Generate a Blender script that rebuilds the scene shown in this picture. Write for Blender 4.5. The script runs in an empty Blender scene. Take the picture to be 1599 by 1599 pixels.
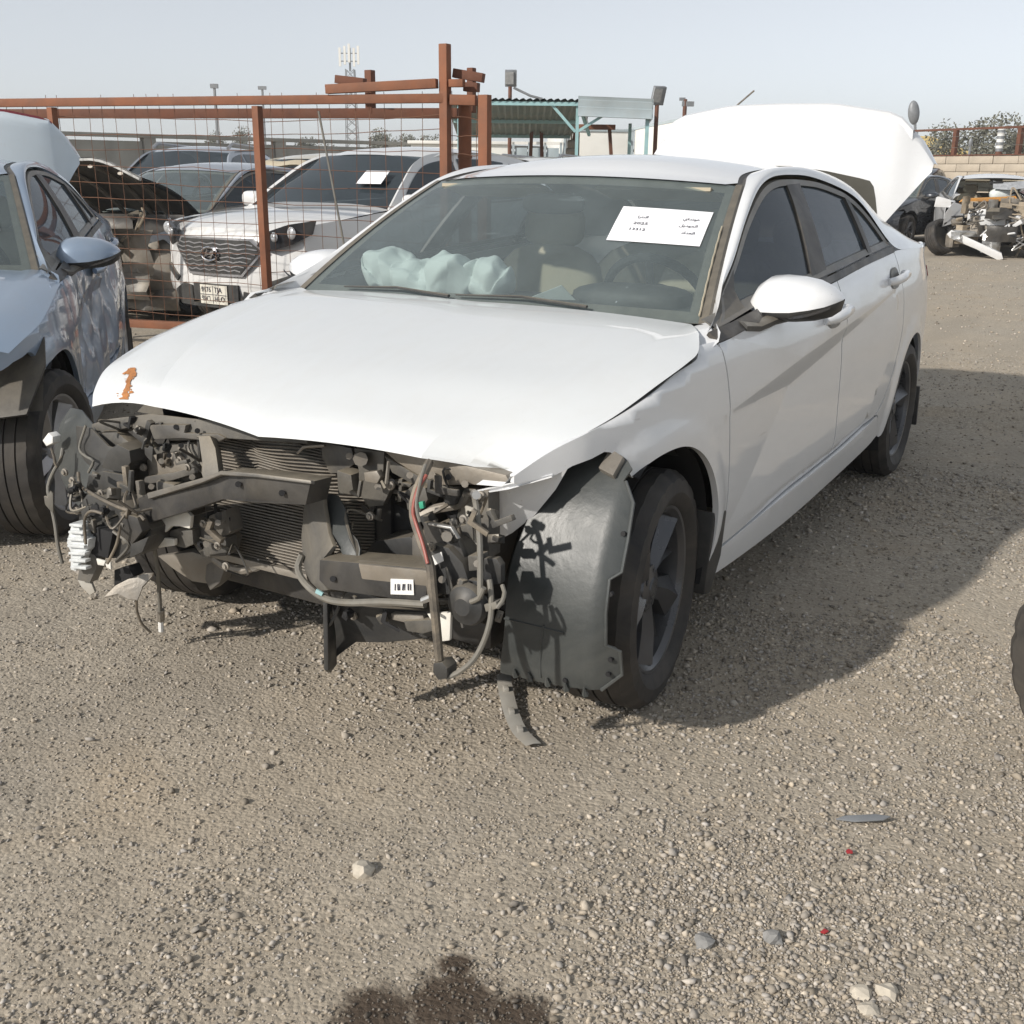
import bpy, bmesh, math, random
import numpy as np
from mathutils import Vector, Matrix
from mathutils.geometry import delaunay_2d_cdt
random.seed(7); RNG = np.random.default_rng(7)
SC = bpy.context.scene
COL = SC.collection
rad = math.radians

# ---------------------------------------------------------------- camera, sky, sun, exposure
cam = bpy.data.cameras.new('camera'); camo = bpy.data.objects.new('camera', cam); COL.objects.link(camo)
cam.sensor_width = 36; cam.lens = 38.24; cam.clip_start = .05; cam.clip_end = 3000
_yaw, _pitch, _roll = 3.67765598, .302548696, .0105599
_d = Vector((math.cos(_yaw)*math.cos(_pitch), math.sin(_yaw)*math.cos(_pitch), -math.sin(_pitch)))
_r = Vector((math.sin(_yaw), -math.cos(_yaw), 0)); _u = _r.cross(_d)
_r2 = _r*math.cos(_roll)+_u*math.sin(_roll); _u2 = -_r*math.sin(_roll)+_u*math.cos(_roll)
_m = Matrix((_r2, _u2, -_d)).transposed().to_4x4(); _m.translation = Vector((2.48335, 1.87469, 1.35641))
camo.matrix_world = _m
SC.camera = camo

SUNV = Vector((-1.57, .66, -1.0)).normalized()          # direction the light travels
w = bpy.data.worlds.new('World'); SC.world = w; w.use_nodes = True
nt = w.node_tree; nt.nodes.clear()
wo = nt.nodes.new('ShaderNodeOutputWorld'); bg = nt.nodes.new('ShaderNodeBackground'); sky = nt.nodes.new('ShaderNodeTexSky')
sky.sky_type = 'NISHITA'; sky.sun_disc = False
sky.sun_elevation = math.asin(-SUNV.z)
sky.sun_rotation = math.atan2(-SUNV.x, -SUNV.y)
sky.altitude = 0; sky.air_density = .7; sky.dust_density = .4; sky.ozone_density = 2.0
hs = nt.nodes.new('ShaderNodeHueSaturation'); hs.inputs['Saturation'].default_value = .30
nt.links.new(sky.outputs[0], hs.inputs['Color']); hz = nt.nodes.new('ShaderNodeMix'); hz.data_type = 'RGBA'; hz.inputs[0].default_value = .28; hz.inputs[7].default_value = (5.0, 5.35, 5.6, 1)      # dust veil over the whole dome
nt.links.new(hs.outputs[0], hz.inputs[6]); nt.links.new(hz.outputs[2], bg.inputs[0]); bg.inputs[1].default_value = .134
nt.links.new(bg.outputs[0], wo.inputs[0])
sun = bpy.data.lights.new('sun', 'SUN'); suno = bpy.data.objects.new('sun', sun); COL.objects.link(suno)
sun.energy = 4.0; sun.angle = rad(1.4); sun.color = (1, .94, .86)
suno.rotation_euler = (-SUNV).to_track_quat('Z', 'Y').to_euler(); suno.location = (8, -5, 9)
SC.view_settings.view_transform = 'Standard'; SC.view_settings.look = 'None'
SC.view_settings.exposure = 0.11; SC.view_settings.gamma = 1; SC.view_settings.use_curve_mapping = False
SC.cycles.max_bounces = 8; SC.cycles.transparent_max_bounces = 24
SC.cycles.caustics_reflective = False; SC.cycles.caustics_refractive = False

# ---------------------------------------------------------------- materials
MATS = {}
def nodes(name):
    m = bpy.data.materials.new(name); m.use_nodes = True
    t = m.node_tree; t.nodes.clear()
    o = t.nodes.new('ShaderNodeOutputMaterial'); p = t.nodes.new('ShaderNodeBsdfPrincipled')
    t.links.new(p.outputs[0], o.inputs[0]); MATS[name] = m
    return m, t, p, o
def ramp(t, fac, stops):
    r = t.nodes.new('ShaderNodeValToRGB'); e = r.color_ramp.elements
    while len(e) < len(stops): e.new(.5)
    for i, (pos, c) in enumerate(stops):
        e[i].position = pos; e[i].color = (*c, 1) if len(c) == 3 else c
    t.links.new(fac, r.inputs[0]); return r.outputs[0]
def noise(t, scale, detail=4, rough=.55, vec=None, dist=0):
    n = t.nodes.new('ShaderNodeTexNoise'); n.inputs['Scale'].default_value = scale
    n.inputs['Detail'].default_value = detail; n.inputs['Roughness'].default_value = rough; n.inputs['Distortion'].default_value = dist
    if vec is not None: t.links.new(vec, n.inputs['Vector'])
    return n.outputs['Fac']
def ocoord(t, scale=(1, 1, 1)):
    c = t.nodes.new('ShaderNodeTexCoord'); mp = t.nodes.new('ShaderNodeMapping'); mp.inputs['Scale'].default_value = scale
    t.links.new(c.outputs['Object'], mp.inputs['Vector']); return mp.outputs[0]
def mixc(t, fac, a, b):
    m = t.nodes.new('ShaderNodeMix'); m.data_type = 'RGBA'
    for s, v in ((0, fac), (6, a), (7, b)):
        if isinstance(v, (int, float)): m.inputs[s].default_value = v
        elif isinstance(v, tuple): m.inputs[s].default_value = (*v, 1)
        else: t.links.new(v, m.inputs[s])
    return m.outputs[2]
def bump(t, p, h, strength=.3, dist=.01):
    b = t.nodes.new('ShaderNodeBump'); b.inputs['Strength'].default_value = strength; b.inputs['Distance'].default_value = dist
    t.links.new(h, b.inputs['Height']); t.links.new(b.outputs[0], p.inputs['Normal'])
def surf(name, col, rough=.5, metal=0, var=.25, scale=6, dust=0, dustcol=(.42, .35, .26), bmp=0, bscale=60, coat=0, spec=.5, top=0):
    """a worn surface: base colour with broad tonal variation, a film of road dust and fine relief"""
    m, t, p, o = nodes(name)
    v = ocoord(t)
    n = noise(t, scale, 5, .6, v)
    c = tuple(x for x in col)
    out = ramp(t, n, [(.25, tuple(x*(1-var) for x in c)), (.75, tuple(min(1, x*(1+var)) for x in c))])
    if dust:
        n2 = noise(t, scale*.6, 6, .7, v, .6)
        f = ramp(t, n2, [(.5-.25*dust-.1, (0, 0, 0)), (.85-.2*dust, (min(1, dust*1.3),)*3)])
        out = mixc(t, f, out, dustcol)
    if top:                                           # dust lies on whatever faces up
        g_ = t.nodes.new('ShaderNodeNewGeometry'); sx_ = t.nodes.new('ShaderNodeSeparateXYZ'); t.links.new(g_.outputs['Normal'], sx_.inputs[0])
        ml = t.nodes.new('ShaderNodeMath'); ml.operation = 'MULTIPLY'; t.links.new(ramp(t, sx_.outputs['Z'], [(.25, (0, 0, 0)), (.8, (top,)*3)]), ml.inputs[0]); t.links.new(ramp(t, noise(t, 14, 5, .7, v), [(.25, (.45,)*3), (.65, (1, 1, 1))]), ml.inputs[1])
        out = mixc(t, ml.outputs[0], out, (.33, .285, .215))
    t.links.new(out, p.inputs['Base Color'])
    rr = ramp(t, n, [(.2, (max(.03, rough-.12),)*3), (.8, (min(1, rough+.12),)*3)])
    t.links.new(rr, p.inputs['Roughness'])
    p.inputs['Metallic'].default_value = metal; p.inputs['Specular IOR Level'].default_value = spec
    if coat: p.inputs['Coat Weight'].default_value = coat; p.inputs['Coat Roughness'].default_value = .05
    if bmp: bump(t, p, noise(t, bscale, 5, .6, v), bmp, .004)
    return m
def paint(name, col, metal=0, dust=.12, rough=.28, wav=.0):
    m, t, p, o = nodes(name)
    v = ocoord(t); n = noise(t, 3, 6, .65, v); n2 = noise(t, 9, 5, .7, ocoord(t, (.35, 1, 1.6)))
    f = ramp(t, n2, [(.45, (0, 0, 0)), (.8, (dust,)*3)])
    base = ramp(t, n, [(.3, tuple(x*.97 for x in col)), (.7, col)])
    sp_ = ramp(t, noise(t, 150, 2, .5, v), [(.735, (0, 0, 0)), (.76, (.45, .45, .45))]); scr = ramp(t, noise(t, 34, 3, .5, ocoord(t, (.12, 1, 1)), .3), [(.735, (0, 0, 0)), (.75, (.30, .30, .30))])
    c_ = mixc(t, f, base, (.46, .41, .33)); c_ = mixc(t, sp_, c_, (.30, .26, .21)); c_ = mixc(t, scr, c_, (.40, .39, .37))
    t.links.new(c_, p.inputs['Base Color'])
    t.links.new(ramp(t, n2, [(.3, (rough,)*3), (.8, (min(1, rough+.25),)*3)]), p.inputs['Roughness'])
    p.inputs['Metallic'].default_value = metal; p.inputs['Coat Weight'].default_value = .9; p.inputs['Coat Roughness'].default_value = .045
    if wav: bump(t, p, noise(t, 2.2, 2, .5, v), wav, .05)
    return m
def glass(name, tint, refl=.08, dirt=.1, dirtcol=(.5, .5, .45), streak=False, ior=1.5):
    """thin pane: tinted see-through + mirror by Fresnel + a film of dust"""
    m = bpy.data.materials.new(name); m.use_nodes = True; MATS[name] = m
    t = m.node_tree; t.nodes.clear(); o = t.nodes.new('ShaderNodeOutputMaterial')
    tr = t.nodes.new('ShaderNodeBsdfTransparent'); tr.inputs[0].default_value = (*tint, 1)
    gl = t.nodes.new('ShaderNodeBsdfGlossy'); gl.inputs['Roughness'].default_value = .03
    fr = t.nodes.new('ShaderNodeFresnel'); ge = t.nodes.new('ShaderNodeNewGeometry'); mr = t.nodes.new('ShaderNodeMapRange'); mr.inputs['To Min'].default_value = ior; mr.inputs['To Max'].default_value = 1/ior
    t.links.new(ge.outputs['Backfacing'], mr.inputs['Value']); t.links.new(mr.outputs[0], fr.inputs[0])
    ad = t.nodes.new('ShaderNodeMath'); ad.operation = 'ADD'; ad.use_clamp = True; ad.inputs[1].default_value = refl
    t.links.new(fr.outputs[0], ad.inputs[0])
    m1 = t.nodes.new('ShaderNodeMixShader'); t.links.new(ad.outputs[0], m1.inputs[0]); t.links.new(tr.outputs[0], m1.inputs[1]); t.links.new(gl.outputs[0], m1.inputs[2])
    df = t.nodes.new('ShaderNodeBsdfDiffuse'); df.inputs[0].default_value = (*dirtcol, 1)
    v = ocoord(t)
    d = ramp(t, noise(t, 3.5, 7, .75, v), [(.3, (dirt*.75,)*3), (.8, (dirt*1.25,)*3)])
    if streak:
        s1 = noise(t, 26, 3, .6, ocoord(t, (.3, .14, 1.6)), .4); s1 = ramp(t, s1, [(.66, (0, 0, 0)), (.76, (.22, .22, .22))])
        s2 = ramp(t, noise(t, 60, 2, .5, v), [(.78, (0, 0, 0)), (.8, (.5, .5, .5))])
        for s in (s1, s2):
            a = t.nodes.new('ShaderNodeMath'); a.operation = 'ADD'; a.use_clamp = True; t.links.new(d, a.inputs[0]); t.links.new(s, a.inputs[1]); d = a.outputs[0]
    m2 = t.nodes.new('ShaderNodeMixShader'); t.links.new(d, m2.inputs[0]); t.links.new(m1.outputs[0], m2.inputs[1]); t.links.new(df.outputs[0], m2.inputs[2])
    t.links.new(m2.outputs[0], o.inputs[0]); return m

paint('white_paint', (.76, .77, .78), 0, .10, .30)
paint('hood_paint', (.69, .71, .715), 0, .12, .34, .0)
paint('silver_blue', (.27, .345, .45), .35, .14, .30)
paint('silver_lid', (.58, .65, .70), .1, .10, .35)
paint('suv_white', (.72, .72, .71), 0, .16, .3)
paint('beige_paint', (.60, .55, .43), .1, .4, .4)
paint('grey_paint', (.30, .33, .38), .3, .3, .35)
paint('navy_paint', (.012, .017, .026), .2, .10, .2)
paint('black_paint', (.02, .022, .026), .1, .2, .25)
paint('wreck_white', (.72, .73, .74), 0, .25, .35)
surf('black_plastic', (.020, .022, .025), .5, 0, .35, 8, .34, (.15, .138, .115), bmp=.15, top=.4)
surf('dusty_plastic', (.046, .047, .048), .55, 0, .45, 8, .56, (.21, .19, .155), bmp=.35, top=.8)
surf('liner_plastic', (.034, .040, .042), .42, 0, .35, 5, .46, (.135, .135, .122), bmp=.2)
surf('dark_steel', (.028, .030, .034), .42, .25, .45, 8, .44, (.19, .17, .14), bmp=.25, top=.75)
surf('dusty_steel', (.085, .086, .087), .5, .2, .45, 10, .55, (.25, .22, .175), bmp=.25, top=.75)
surf('dirty_metal', (.26, .245, .22), .5, .35, .35, 9, .55, (.30, .25, .19), bmp=.3)
surf('alloy_bright', (.55, .55, .54), .35, .8, .25, 12, .2, bmp=.1)
surf('rubber', (.016, .016, .017), .72, 0, .3, 10, .3, (.16, .135, .105), bmp=.15)
surf('dusty_rubber', (.028, .027, .026), .8, 0, .3, 10, .5, (.13, .11, .085), bmp=.2)
surf('rim_grey', (.085, .088, .096), .30, .5, .2, 8, .2, (.16, .145, .12))
surf('rim_silver', (.36, .36, .37), .35, .6, .25, 8, .3, (.3, .27, .22))
surf('seal', (.02, .021, .023), .5, 0, .2, 8, .2)
surf('trim_grey', (.12, .12, .115), .45, .1, .2, 8, .3)
surf('inner_dark', (.012, .012, .013), .8, 0, .3, 6)
surf('seat_beige', (.40, .35, .26), .8, 0, .12, 9, bmp=.15)
surf('dash_dark', (.03, .03, .032), .6, 0, .2, 8, .4, (.16, .15, .13))
surf('cloth_white', (.70, .74, .72), .85, 0, .06, 9, bmp=.1, bscale=160)
surf('paper', (.86, .86, .88), .7, 0, .015, 3)
surf('sticker', (.78, .77, .74), .6, 0, .05, 20)
surf('ink', (.03, .03, .05), .6, 0, .05, 9)
surf('rust', (.20, .075, .036), .75, .1, .45, 5, .4, (.27, .13, .075), bmp=.35)
surf('rust_dark', (.12, .045, .026), .78, .1, .4, 5, .4, (.2, .095, .055), bmp=.3)
surf('wire_rust', (.20, .10, .06), .7, .2, .4, 6)
surf('bare_rust', (.36, .15, .05), .8, 0, .35, 60, bmp=.3)
surf('white_plastic', (.72, .70, .64), .5, 0, .12, 10, .2)
surf('clear_plastic', (.62, .64, .64), .25, 0, .2, 30, 0)
surf('wire_black', (.03, .03, .03), .5, 0, .2, 20, .5)
surf('wire_grey', (.15, .145, .13), .6, 0, .3, 20, .4, (.25, .22, .17))
surf('wire_red', (.30, .08, .06), .5, 0, .1, 20)
surf('green_plastic', (.05, .35, .22), .4, 0, .1, 20)
surf('red_lens', (.20, .015, .03), .2, 0, .2, 10, .1)
surf('red_shard', (.34, .03, .035), .3, 0, .2, 30)
surf('orange_part', (.62, .28, .05), .7, 0, .3, 12, .3)
surf('grey_strip', (.34, .335, .31), .7, 0, .2, 12, .4)
surf('chrome', (.7, .7, .72), .12, 1, .05, 8)
surf('chrome_dull', (.5, .5, .52), .3, .9, .1, 8)
surf('lamp_dark', (.05, .05, .052), .15, .3, .3, 8, 0, coat=.6)
surf('lamp_glass', (.45, .46, .47), .12, .3, .3, 14, 0, coat=.8)
surf('plate', (.72, .70, .62), .5, 0, .06, 8, .25)
surf('teal_paint', (.30, .50, .52), .5, 0, .15, 6, .15)
surf('sheet_green', (.10, .16, .155), .55, .1, .3, 2, .3)
surf('sheet_pale', (.38, .45, .48), .5, .1, .12, 2, .2)
surf('van_white', (.80, .79, .74), .5, 0, .05, 2, .12)
surf('lamp_grey', (.22, .23, .24), .5, .2, .2, 8)
surf('concrete_grey', (.27, .27, .25), .9, 0, .28, 1.5, .2, bmp=.3, bscale=12)
surf('block', (.46, .40, .32), .92, 0, .16, 3, .25, (.42, .34, .25), bmp=.35, bscale=25)
surf('yellow_roof', (.58, .43, .16), .85, 0, .15, 1.2)
surf('mortar', (.42, .35, .265), .95, 0, .2, 5)
surf('stone_a', (.30, .285, .27), .92, 0, .25, 30)
surf('bark', (.10, .075, .05), .9, 0, .3, 6)
surf('engine_metal', (.30, .26, .20), .6, .3, .5, 14, .6, (.34, .27, .19), bmp=.5, bscale=40)
glass('windshield_glass', (.76, .83, .82), .02, .21, (.33, .40, .415), True)
glass('side_glass', (.20, .23, .25), .02, .40, (.105, .135, .165))
glass('dark_glass', (.14, .16, .17), .03, .22, (.13, .17, .20))
glass('back_glass', (.28, .27, .24), .03, .55, (.17, .165, .145))
glass('lamp_cover', (.75, .76, .76), .10, .06)

# ---------------------------------------------------------------- mesh helpers
def tag(o, label=None, cat=None, group=None, kind=None):
    for k, v in (('label', label), ('category', cat), ('group', group), ('kind', kind)):
        if v: o[k] = v
    return o
def link(name, me, mat=None, parent=None):
    o = bpy.data.objects.new(name, me); COL.objects.link(o)
    if mat is not None and me is not None: me.materials.append(MATS[mat])
    if parent is not None: o.parent = parent
    return o
def empty(name, loc=(0, 0, 0), rz=0):
    o = bpy.data.objects.new(name, None); COL.objects.link(o); o.location = loc; o.rotation_euler = (0, 0, rz); o.empty_display_size = .2
    return o
def pydata(name, V, F, mat, parent=None, smooth=True, sharp=None):
    me = bpy.data.meshes.new(name); me.from_pydata([tuple(map(float, v)) for v in V], [], [tuple(int(i) for i in f) for f in F]); me.update()
    if smooth:
        me.polygons.foreach_set('use_smooth', [True]*len(me.polygons))
        if sharp: me.set_sharp_from_angle(angle=rad(sharp))
    return link(name, me, mat, parent)
def spl(P, step=.03, closed=False):
    """Catmull-Rom through points, resampled"""
    P = np.array(P, float)
    if len(P) == 2:
        n = max(1, int(np.linalg.norm(P[1]-P[0])/step)); return P[0]+(P[1]-P[0])*np.linspace(0, 1, n+1)[:, None]
    Q = np.vstack([P[-1], P, P[0], P[1]]) if closed else np.vstack([2*P[0]-P[1], P, 2*P[-1]-P[-2]])
    out = []
    for i in range(1, len(Q)-2):
        a, b, c, d = Q[i-1:i+3]; n = max(1, int(np.ceil(np.linalg.norm(c-b)/step)))
        t = np.linspace(0, 1, n+1)[:-1, None]
        out.append(.5*((2*b)+(-a+c)*t+(2*a-5*b+4*c-d)*t*t+(-a+3*b-3*c+d)*t**3))
    if not closed: out.append(P[-1:])
    return np.vstack(out)
def loop(*segs, step=.03):
    out = []
    for s in segs: out.append(spl(s, step)[:-1])
    L = np.vstack(out); k = np.linalg.norm(L-np.roll(L, 1, 0), axis=1) > 1e-4
    return L[k]
def inside(P, L):
    x, y = P[:, 0], P[:, 1]; r = np.zeros(len(P), bool); j = len(L)-1
    for i in range(len(L)):
        xi, yi = L[i]; xj, yj = L[j]
        c = ((yi > y) != (yj > y)) & (x < (xj-xi)*(y-yi)/(yj-yi+1e-12)+xi); r ^= c; j = i
    return r
def patch(name, L, fn, mat, parent, step=.035, thick=.012, flip=False, lines=(), out=(0, 1, 0)):
    """panel cut from the surface fn(a,b)->xyz along the outline L, with returned edges of depth thick"""
    L = np.array(L, float)
    lo, hi = L.min(0), L.max(0)
    gx = np.arange(lo[0], hi[0], step); gy = np.arange(lo[1], hi[1], step)
    G = np.array([(x+(.5*step if j % 2 else 0), y) for j, y in enumerate(gy) for x in gx])
    G = G[inside(G, L)]
    if len(G):
        d = np.min(np.linalg.norm(G[:, None]-L[None], axis=2), axis=1); G = G[d > .45*step]
    n = len(L); edges = [(i, (i+1) % n) for i in range(n)]
    pts = [Vector(p) for p in L]
    for ln in lines:
        ln = spl(ln, step); ln = ln[inside(ln, L)]; b = len(pts)
        pts += [Vector(p) for p in ln]; edges += [(b+i, b+i+1) for i in range(len(ln)-1)]
        if len(G) and len(ln):
            d = np.min(np.linalg.norm(G[:, None]-ln[None], axis=2), axis=1); G = G[d > .45*step]
    pts += [Vector(p) for p in G]
    v2, e2, f2, ov, oe, of = delaunay_2d_cdt(pts, edges, [], 0, 1e-6)
    A = np.array([(v.x, v.y) for v in v2])
    cen = np.array([A[list(f)].mean(0) for f in f2]); keep = inside(cen, L); F = [list(f) for f, k in zip(f2, keep) if k]
    X = fn(A[:, 0], A[:, 1]); h = .004
    ta = fn(A[:, 0]+h, A[:, 1])-fn(A[:, 0]-h, A[:, 1]); tb = fn(A[:, 0], A[:, 1]+h)-fn(A[:, 0], A[:, 1]-h)
    N = np.cross(ta, tb); N /= np.linalg.norm(N, axis=1)[:, None]+1e-12
    flip = (N @ np.array(out, float)).mean() < 0
    if flip: N = -N
    f0 = F[0]; fnrm = np.cross(X[f0[1]]-X[f0[0]], X[f0[2]]-X[f0[0]])
    if fnrm @ N[f0[0]] < 0: F = [f[::-1] for f in F]
    V = [tuple(x) for x in X]
    Fa = np.array(F); cA = A[Fa].mean(1, keepdims=True); Q = (A[Fa]*.97+cA*.03).reshape(-1, 2); hh = .0006
    sg = np.sign(np.einsum('ij,ij->i', N, N))
    ta = fn(Q[:, 0]+hh, Q[:, 1])-fn(Q[:, 0]-hh, Q[:, 1]); tb = fn(Q[:, 0], Q[:, 1]+hh)-fn(Q[:, 0], Q[:, 1]-hh)
    LNq = np.cross(ta, tb); LNq /= np.linalg.norm(LNq, axis=1)[:, None]+1e-12
    if flip: LNq = -LNq
    LN = list(LNq)
    if thick:
        cnt = {}
        for f in F:
            for a, b in zip(f, f[1:]+f[:1]): cnt[(a, b)] = 1
        be = [(a, b) for (a, b) in cnt if (b, a) not in cnt]
        for a, b in be:
            k = len(V); V += [tuple(X[a]), tuple(X[b]), tuple(X[b]-N[b]*thick), tuple(X[a]-N[a]*thick)]
            q = np.cross(X[b]-X[a], -N[a]); q = -q/(np.linalg.norm(q)+1e-12)
            F.append([k, k+3, k+2, k+1]); LN += [q]*4
    me = bpy.data.meshes.new(name)
    V = np.array(V)
    me.from_pydata(V.tolist(), [], F); me.update()
    me.polygons.foreach_set('use_smooth', [True]*len(me.polygons))
    me.normals_split_custom_set([tuple(x) for x in LN])
    return link(name, me, mat, parent)
def mirror_y(o, name=None, parent=None, mat=None):
    """the other-hand copy of a panel"""
    me = o.data; V = np.empty(len(me.vertices)*3); me.vertices.foreach_get('co', V); V = V.reshape(-1, 3); V[:, 1] *= -1
    F = [list(p.vertices)[::-1] for p in me.polygons]
    m2 = bpy.data.meshes.new(name or o.name.split('.')[0]); m2.from_pydata(V.tolist(), [], F); m2.update()
    m2.polygons.foreach_set('use_smooth', [True]*len(m2.polygons)); m2.set_sharp_from_angle(angle=rad(35))
    m2.materials.append(me.materials[0])
    return link(m2.name, m2, None, parent or o.parent)

class MB:
    """collects shapes into one mesh"""
    def __init__(s): s.V = []; s.F = []
    def add(s, V, F):
        b = len(s.V); s.V += [tuple(map(float, v)) for v in V]; s.F += [tuple(b+i for i in f) for f in F]; return s
    def box(s, c, size, rot=(0, 0, 0), taper=1.0):
        from mathutils import Euler
        R = Euler(rot).to_matrix(); hx, hy, hz = (x/2 for x in size); V = []
        for z in (-1, 1):
            k = taper if z > 0 else 1
            for x, y in ((-1, -1), (1, -1), (1, 1), (-1, 1)):
                V.append(R @ Vector((x*hx*k, y*hy*k, z*hz))+Vector(c))
        return s.add(V, [(3, 2, 1, 0), (4, 5, 6, 7), (0, 1, 5, 4), (1, 2, 6, 5), (2, 3, 7, 6), (3, 0, 4, 7)])
    def bar(s, a, b, w, h=None, up=(0, 0, 1)):
        """rectangular bar from a to b"""
        a, b = Vector(a), Vector(b); h = h or w; d = (b-a).normalized(); u = Vector(up)
        if abs(d.dot(u)) > .98: u = Vector((1, 0, 0))
        r = d.cross(u).normalized()*w/2; u = r.cross(d).normalized()*h/2
        V = [p+x for p in (a, b) for x in (-r-u, r-u, r+u, -r+u)]
        return s.add(V, [(3, 2, 1, 0), (4, 5, 6, 7), (0, 1, 5, 4), (1, 2, 6, 5), (2, 3, 7, 6), (3, 0, 4, 7)])
    def tube(s, P, r, n=8, cap=True, flat=1.0):
        P = [Vector(p) for p in P]; m = len(P); rr = r if hasattr(r, '__len__') else [r]*m
        V = []; prev = None
        for i, p in enumerate(P):
            d = (P[min(i+1, m-1)]-P[max(i-1, 0)]).normalized()
            if prev is None:
                u = Vector((0, 0, 1)) if abs(d.z) < .9 else Vector((1, 0, 0)); u = (u-d*u.dot(d)).normalized()
            else: u = (prev-d*prev.dot(d)).normalized()
            prev = u; w_ = d.cross(u)
            for k in range(n):
                a = 2*math.pi*k/n; V.append(p+(u*math.cos(a)*flat+w_*math.sin(a))*rr[i])
        F = [(i*n+k, i*n+(k+1) % n, (i+1)*n+(k+1) % n, (i+1)*n+k) for i in range(m-1) for k in range(n)]
        if cap: F += [tuple(range(n))[::-1], tuple((m-1)*n+k for k in range(n))]
        return s.add(V, F)
    def lathe(s, prof, axis='y', c=(0, 0, 0), n=48, a0=0, a1=2*math.pi):
        """profile (radius, along-axis)"""
        full = abs(a1-a0-2*math.pi) < 1e-6; k = n if full else n+1; V = []
        for i in range(k):
            a = a0+(a1-a0)*i/n; ca, sa = math.cos(a), math.sin(a)
            for r, h in prof:
                v = {'y': (r*ca, h, r*sa), 'z': (r*ca, r*sa, h), 'x': (h, r*ca, r*sa)}[axis]
                V.append((v[0]+c[0], v[1]+c[1], v[2]+c[2]))
        m = len(prof); F = []
        for i in range(n):
            j = (i+1) % k
            for q in range(m-1): F.append((i*m+q, i*m+q+1, j*m+q+1, j*m+q))
        return s.add(V, F)
    def grid(s, R):
        """rows of points -> quads"""
        R = np.array(R); a, b = R.shape[:2]
        return s.add(R.reshape(-1, 3), [(i*b+j, i*b+j+1, (i+1)*b+j+1, (i+1)*b+j) for i in range(a-1) for j in range(b-1)])
    def prism(s, poly, vec):
        """planar outline extruded along vec"""
        P = [Vector(p) for p in poly]; n = len(P); vec = Vector(vec)
        V = P+[p+vec for p in P]
        return s.add(V, [tuple(range(n))[::-1], tuple(n+i for i in range(n))]+[(i, (i+1) % n, n+(i+1) % n, n+i) for i in range(n)])
    def build(s, name, mat, parent=None, smooth=True, sharp=38, bevel=0, wob=0):
        V = s.V
        if wob:
            V = np.array(V); V = V+RNG.normal(0, wob, V.shape)
        me = bpy.data.meshes.new(name); me.from_pydata([tuple(v) for v in V], [], s.F); me.update()
        bm = bmesh.new(); bm.from_mesh(me); bmesh.ops.recalc_face_normals(bm, faces=bm.faces)
        if bevel: bmesh.ops.bevel(bm, geom=[e for e in bm.edges if e.is_manifold and e.calc_face_angle(0) > .6], offset=bevel, segments=2, affect='EDGES', profile=.6)
        bm.to_mesh(me); bm.free()
        if smooth:
            me.polygons.foreach_set('use_smooth', [True]*len(me.polygons)); me.set_sharp_from_angle(angle=rad(sharp))
        return link(name, me, mat, parent)
def copy_tree(o, parent=None):
    c = o.copy(); COL.objects.link(c); c.parent = parent
    for ch in list(o.children): copy_tree(ch, c)
    return c
def pch(xs, ys):
    """monotone cubic through knots"""
    xs = np.array(xs, float); ys = np.array(ys, float); o = np.argsort(xs); xs = xs[o]; ys = ys[o]
    h = np.diff(xs); d = np.diff(ys)/h; m = np.zeros(len(xs)); m[0] = d[0]; m[-1] = d[-1]
    for i in range(1, len(xs)-1):
        m[i] = 0 if d[i-1]*d[i] <= 0 else (h[i]+h[i-1])*3/((2*h[i]+h[i-1])/d[i-1]+(h[i]+2*h[i-1])/d[i])
    def f(x):
        x = np.clip(np.asarray(x, float), xs[0], xs[-1]); i = np.clip(np.searchsorted(xs, x)-1, 0, len(xs)-2)
        t = (x-xs[i])/h[i]
        return (2*t**3-3*t**2+1)*ys[i]+(t**3-2*t**2+t)*h[i]*m[i]+(-2*t**3+3*t**2)*ys[i+1]+(t**3-t**2)*h[i]*m[i+1]
    return f
# ---------------------------------------------------------------- sedan body surfaces (x forward from the front axle, y to its left, z up)
w0 = pch([.6, .45, .3, 0, -.5, -1.4, -2.2, -2.72, -3.1, -3.4, -3.65, -3.85], [.62, .70, .79, .875, .895, .905, .905, .895, .87, .82, .735, .62])
belt = pch([.6, 0, -.5, -1, -2, -2.7, -3.6], [.72, .86, .945, .965, .99, 1.01, 1.03])
lowp = pch([.1, .18, .3, .5, .7, .85, 1.0], [-.09, -.05, -.025, -.003, 0, -.012, -.05])
sillz = pch([-.376, -.95, -1.63, -2.0, -2.4], [.325, .345, .358, .378, .40])
_CV = np.array([(-.293, .732, .0), (-.95, .808, .012), (-2.333, .903, .0), (-.917, .718, -.026), (-.40, .38, 0), (-1.25, .36, .004), (-1.948, .432, .008), (-2.30, .68, .004), (-.30, .95, 0), (-2.40, 1.02, 0)])
_CT = [(0, 1, 3), (1, 2, 3), (0, 3, 4), (3, 5, 4), (3, 6, 5), (3, 2, 7), (3, 7, 6), (0, 8, 1), (1, 8, 9), (1, 9, 2)]
def crease(x, z):
    out = np.zeros_like(x); done = np.zeros(x.shape, bool)
    for a, b, c in _CT:
        A, B, Cc = _CV[a], _CV[b], _CV[c]
        den = (B[1]-Cc[1])*(A[0]-Cc[0])+(Cc[0]-B[0])*(A[1]-Cc[1])
        u = ((B[1]-Cc[1])*(x-Cc[0])+(Cc[0]-B[0])*(z-Cc[1]))/den; v = ((Cc[1]-A[1])*(x-Cc[0])+(A[0]-Cc[0])*(z-Cc[1]))/den; q = 1-u-v
        m = (u >= -1e-6) & (v >= -1e-6) & (q >= -1e-6) & ~done
        out = np.where(m, u*A[2]+v*B[2]+q*Cc[2], out); done |= m
    return out
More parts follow.
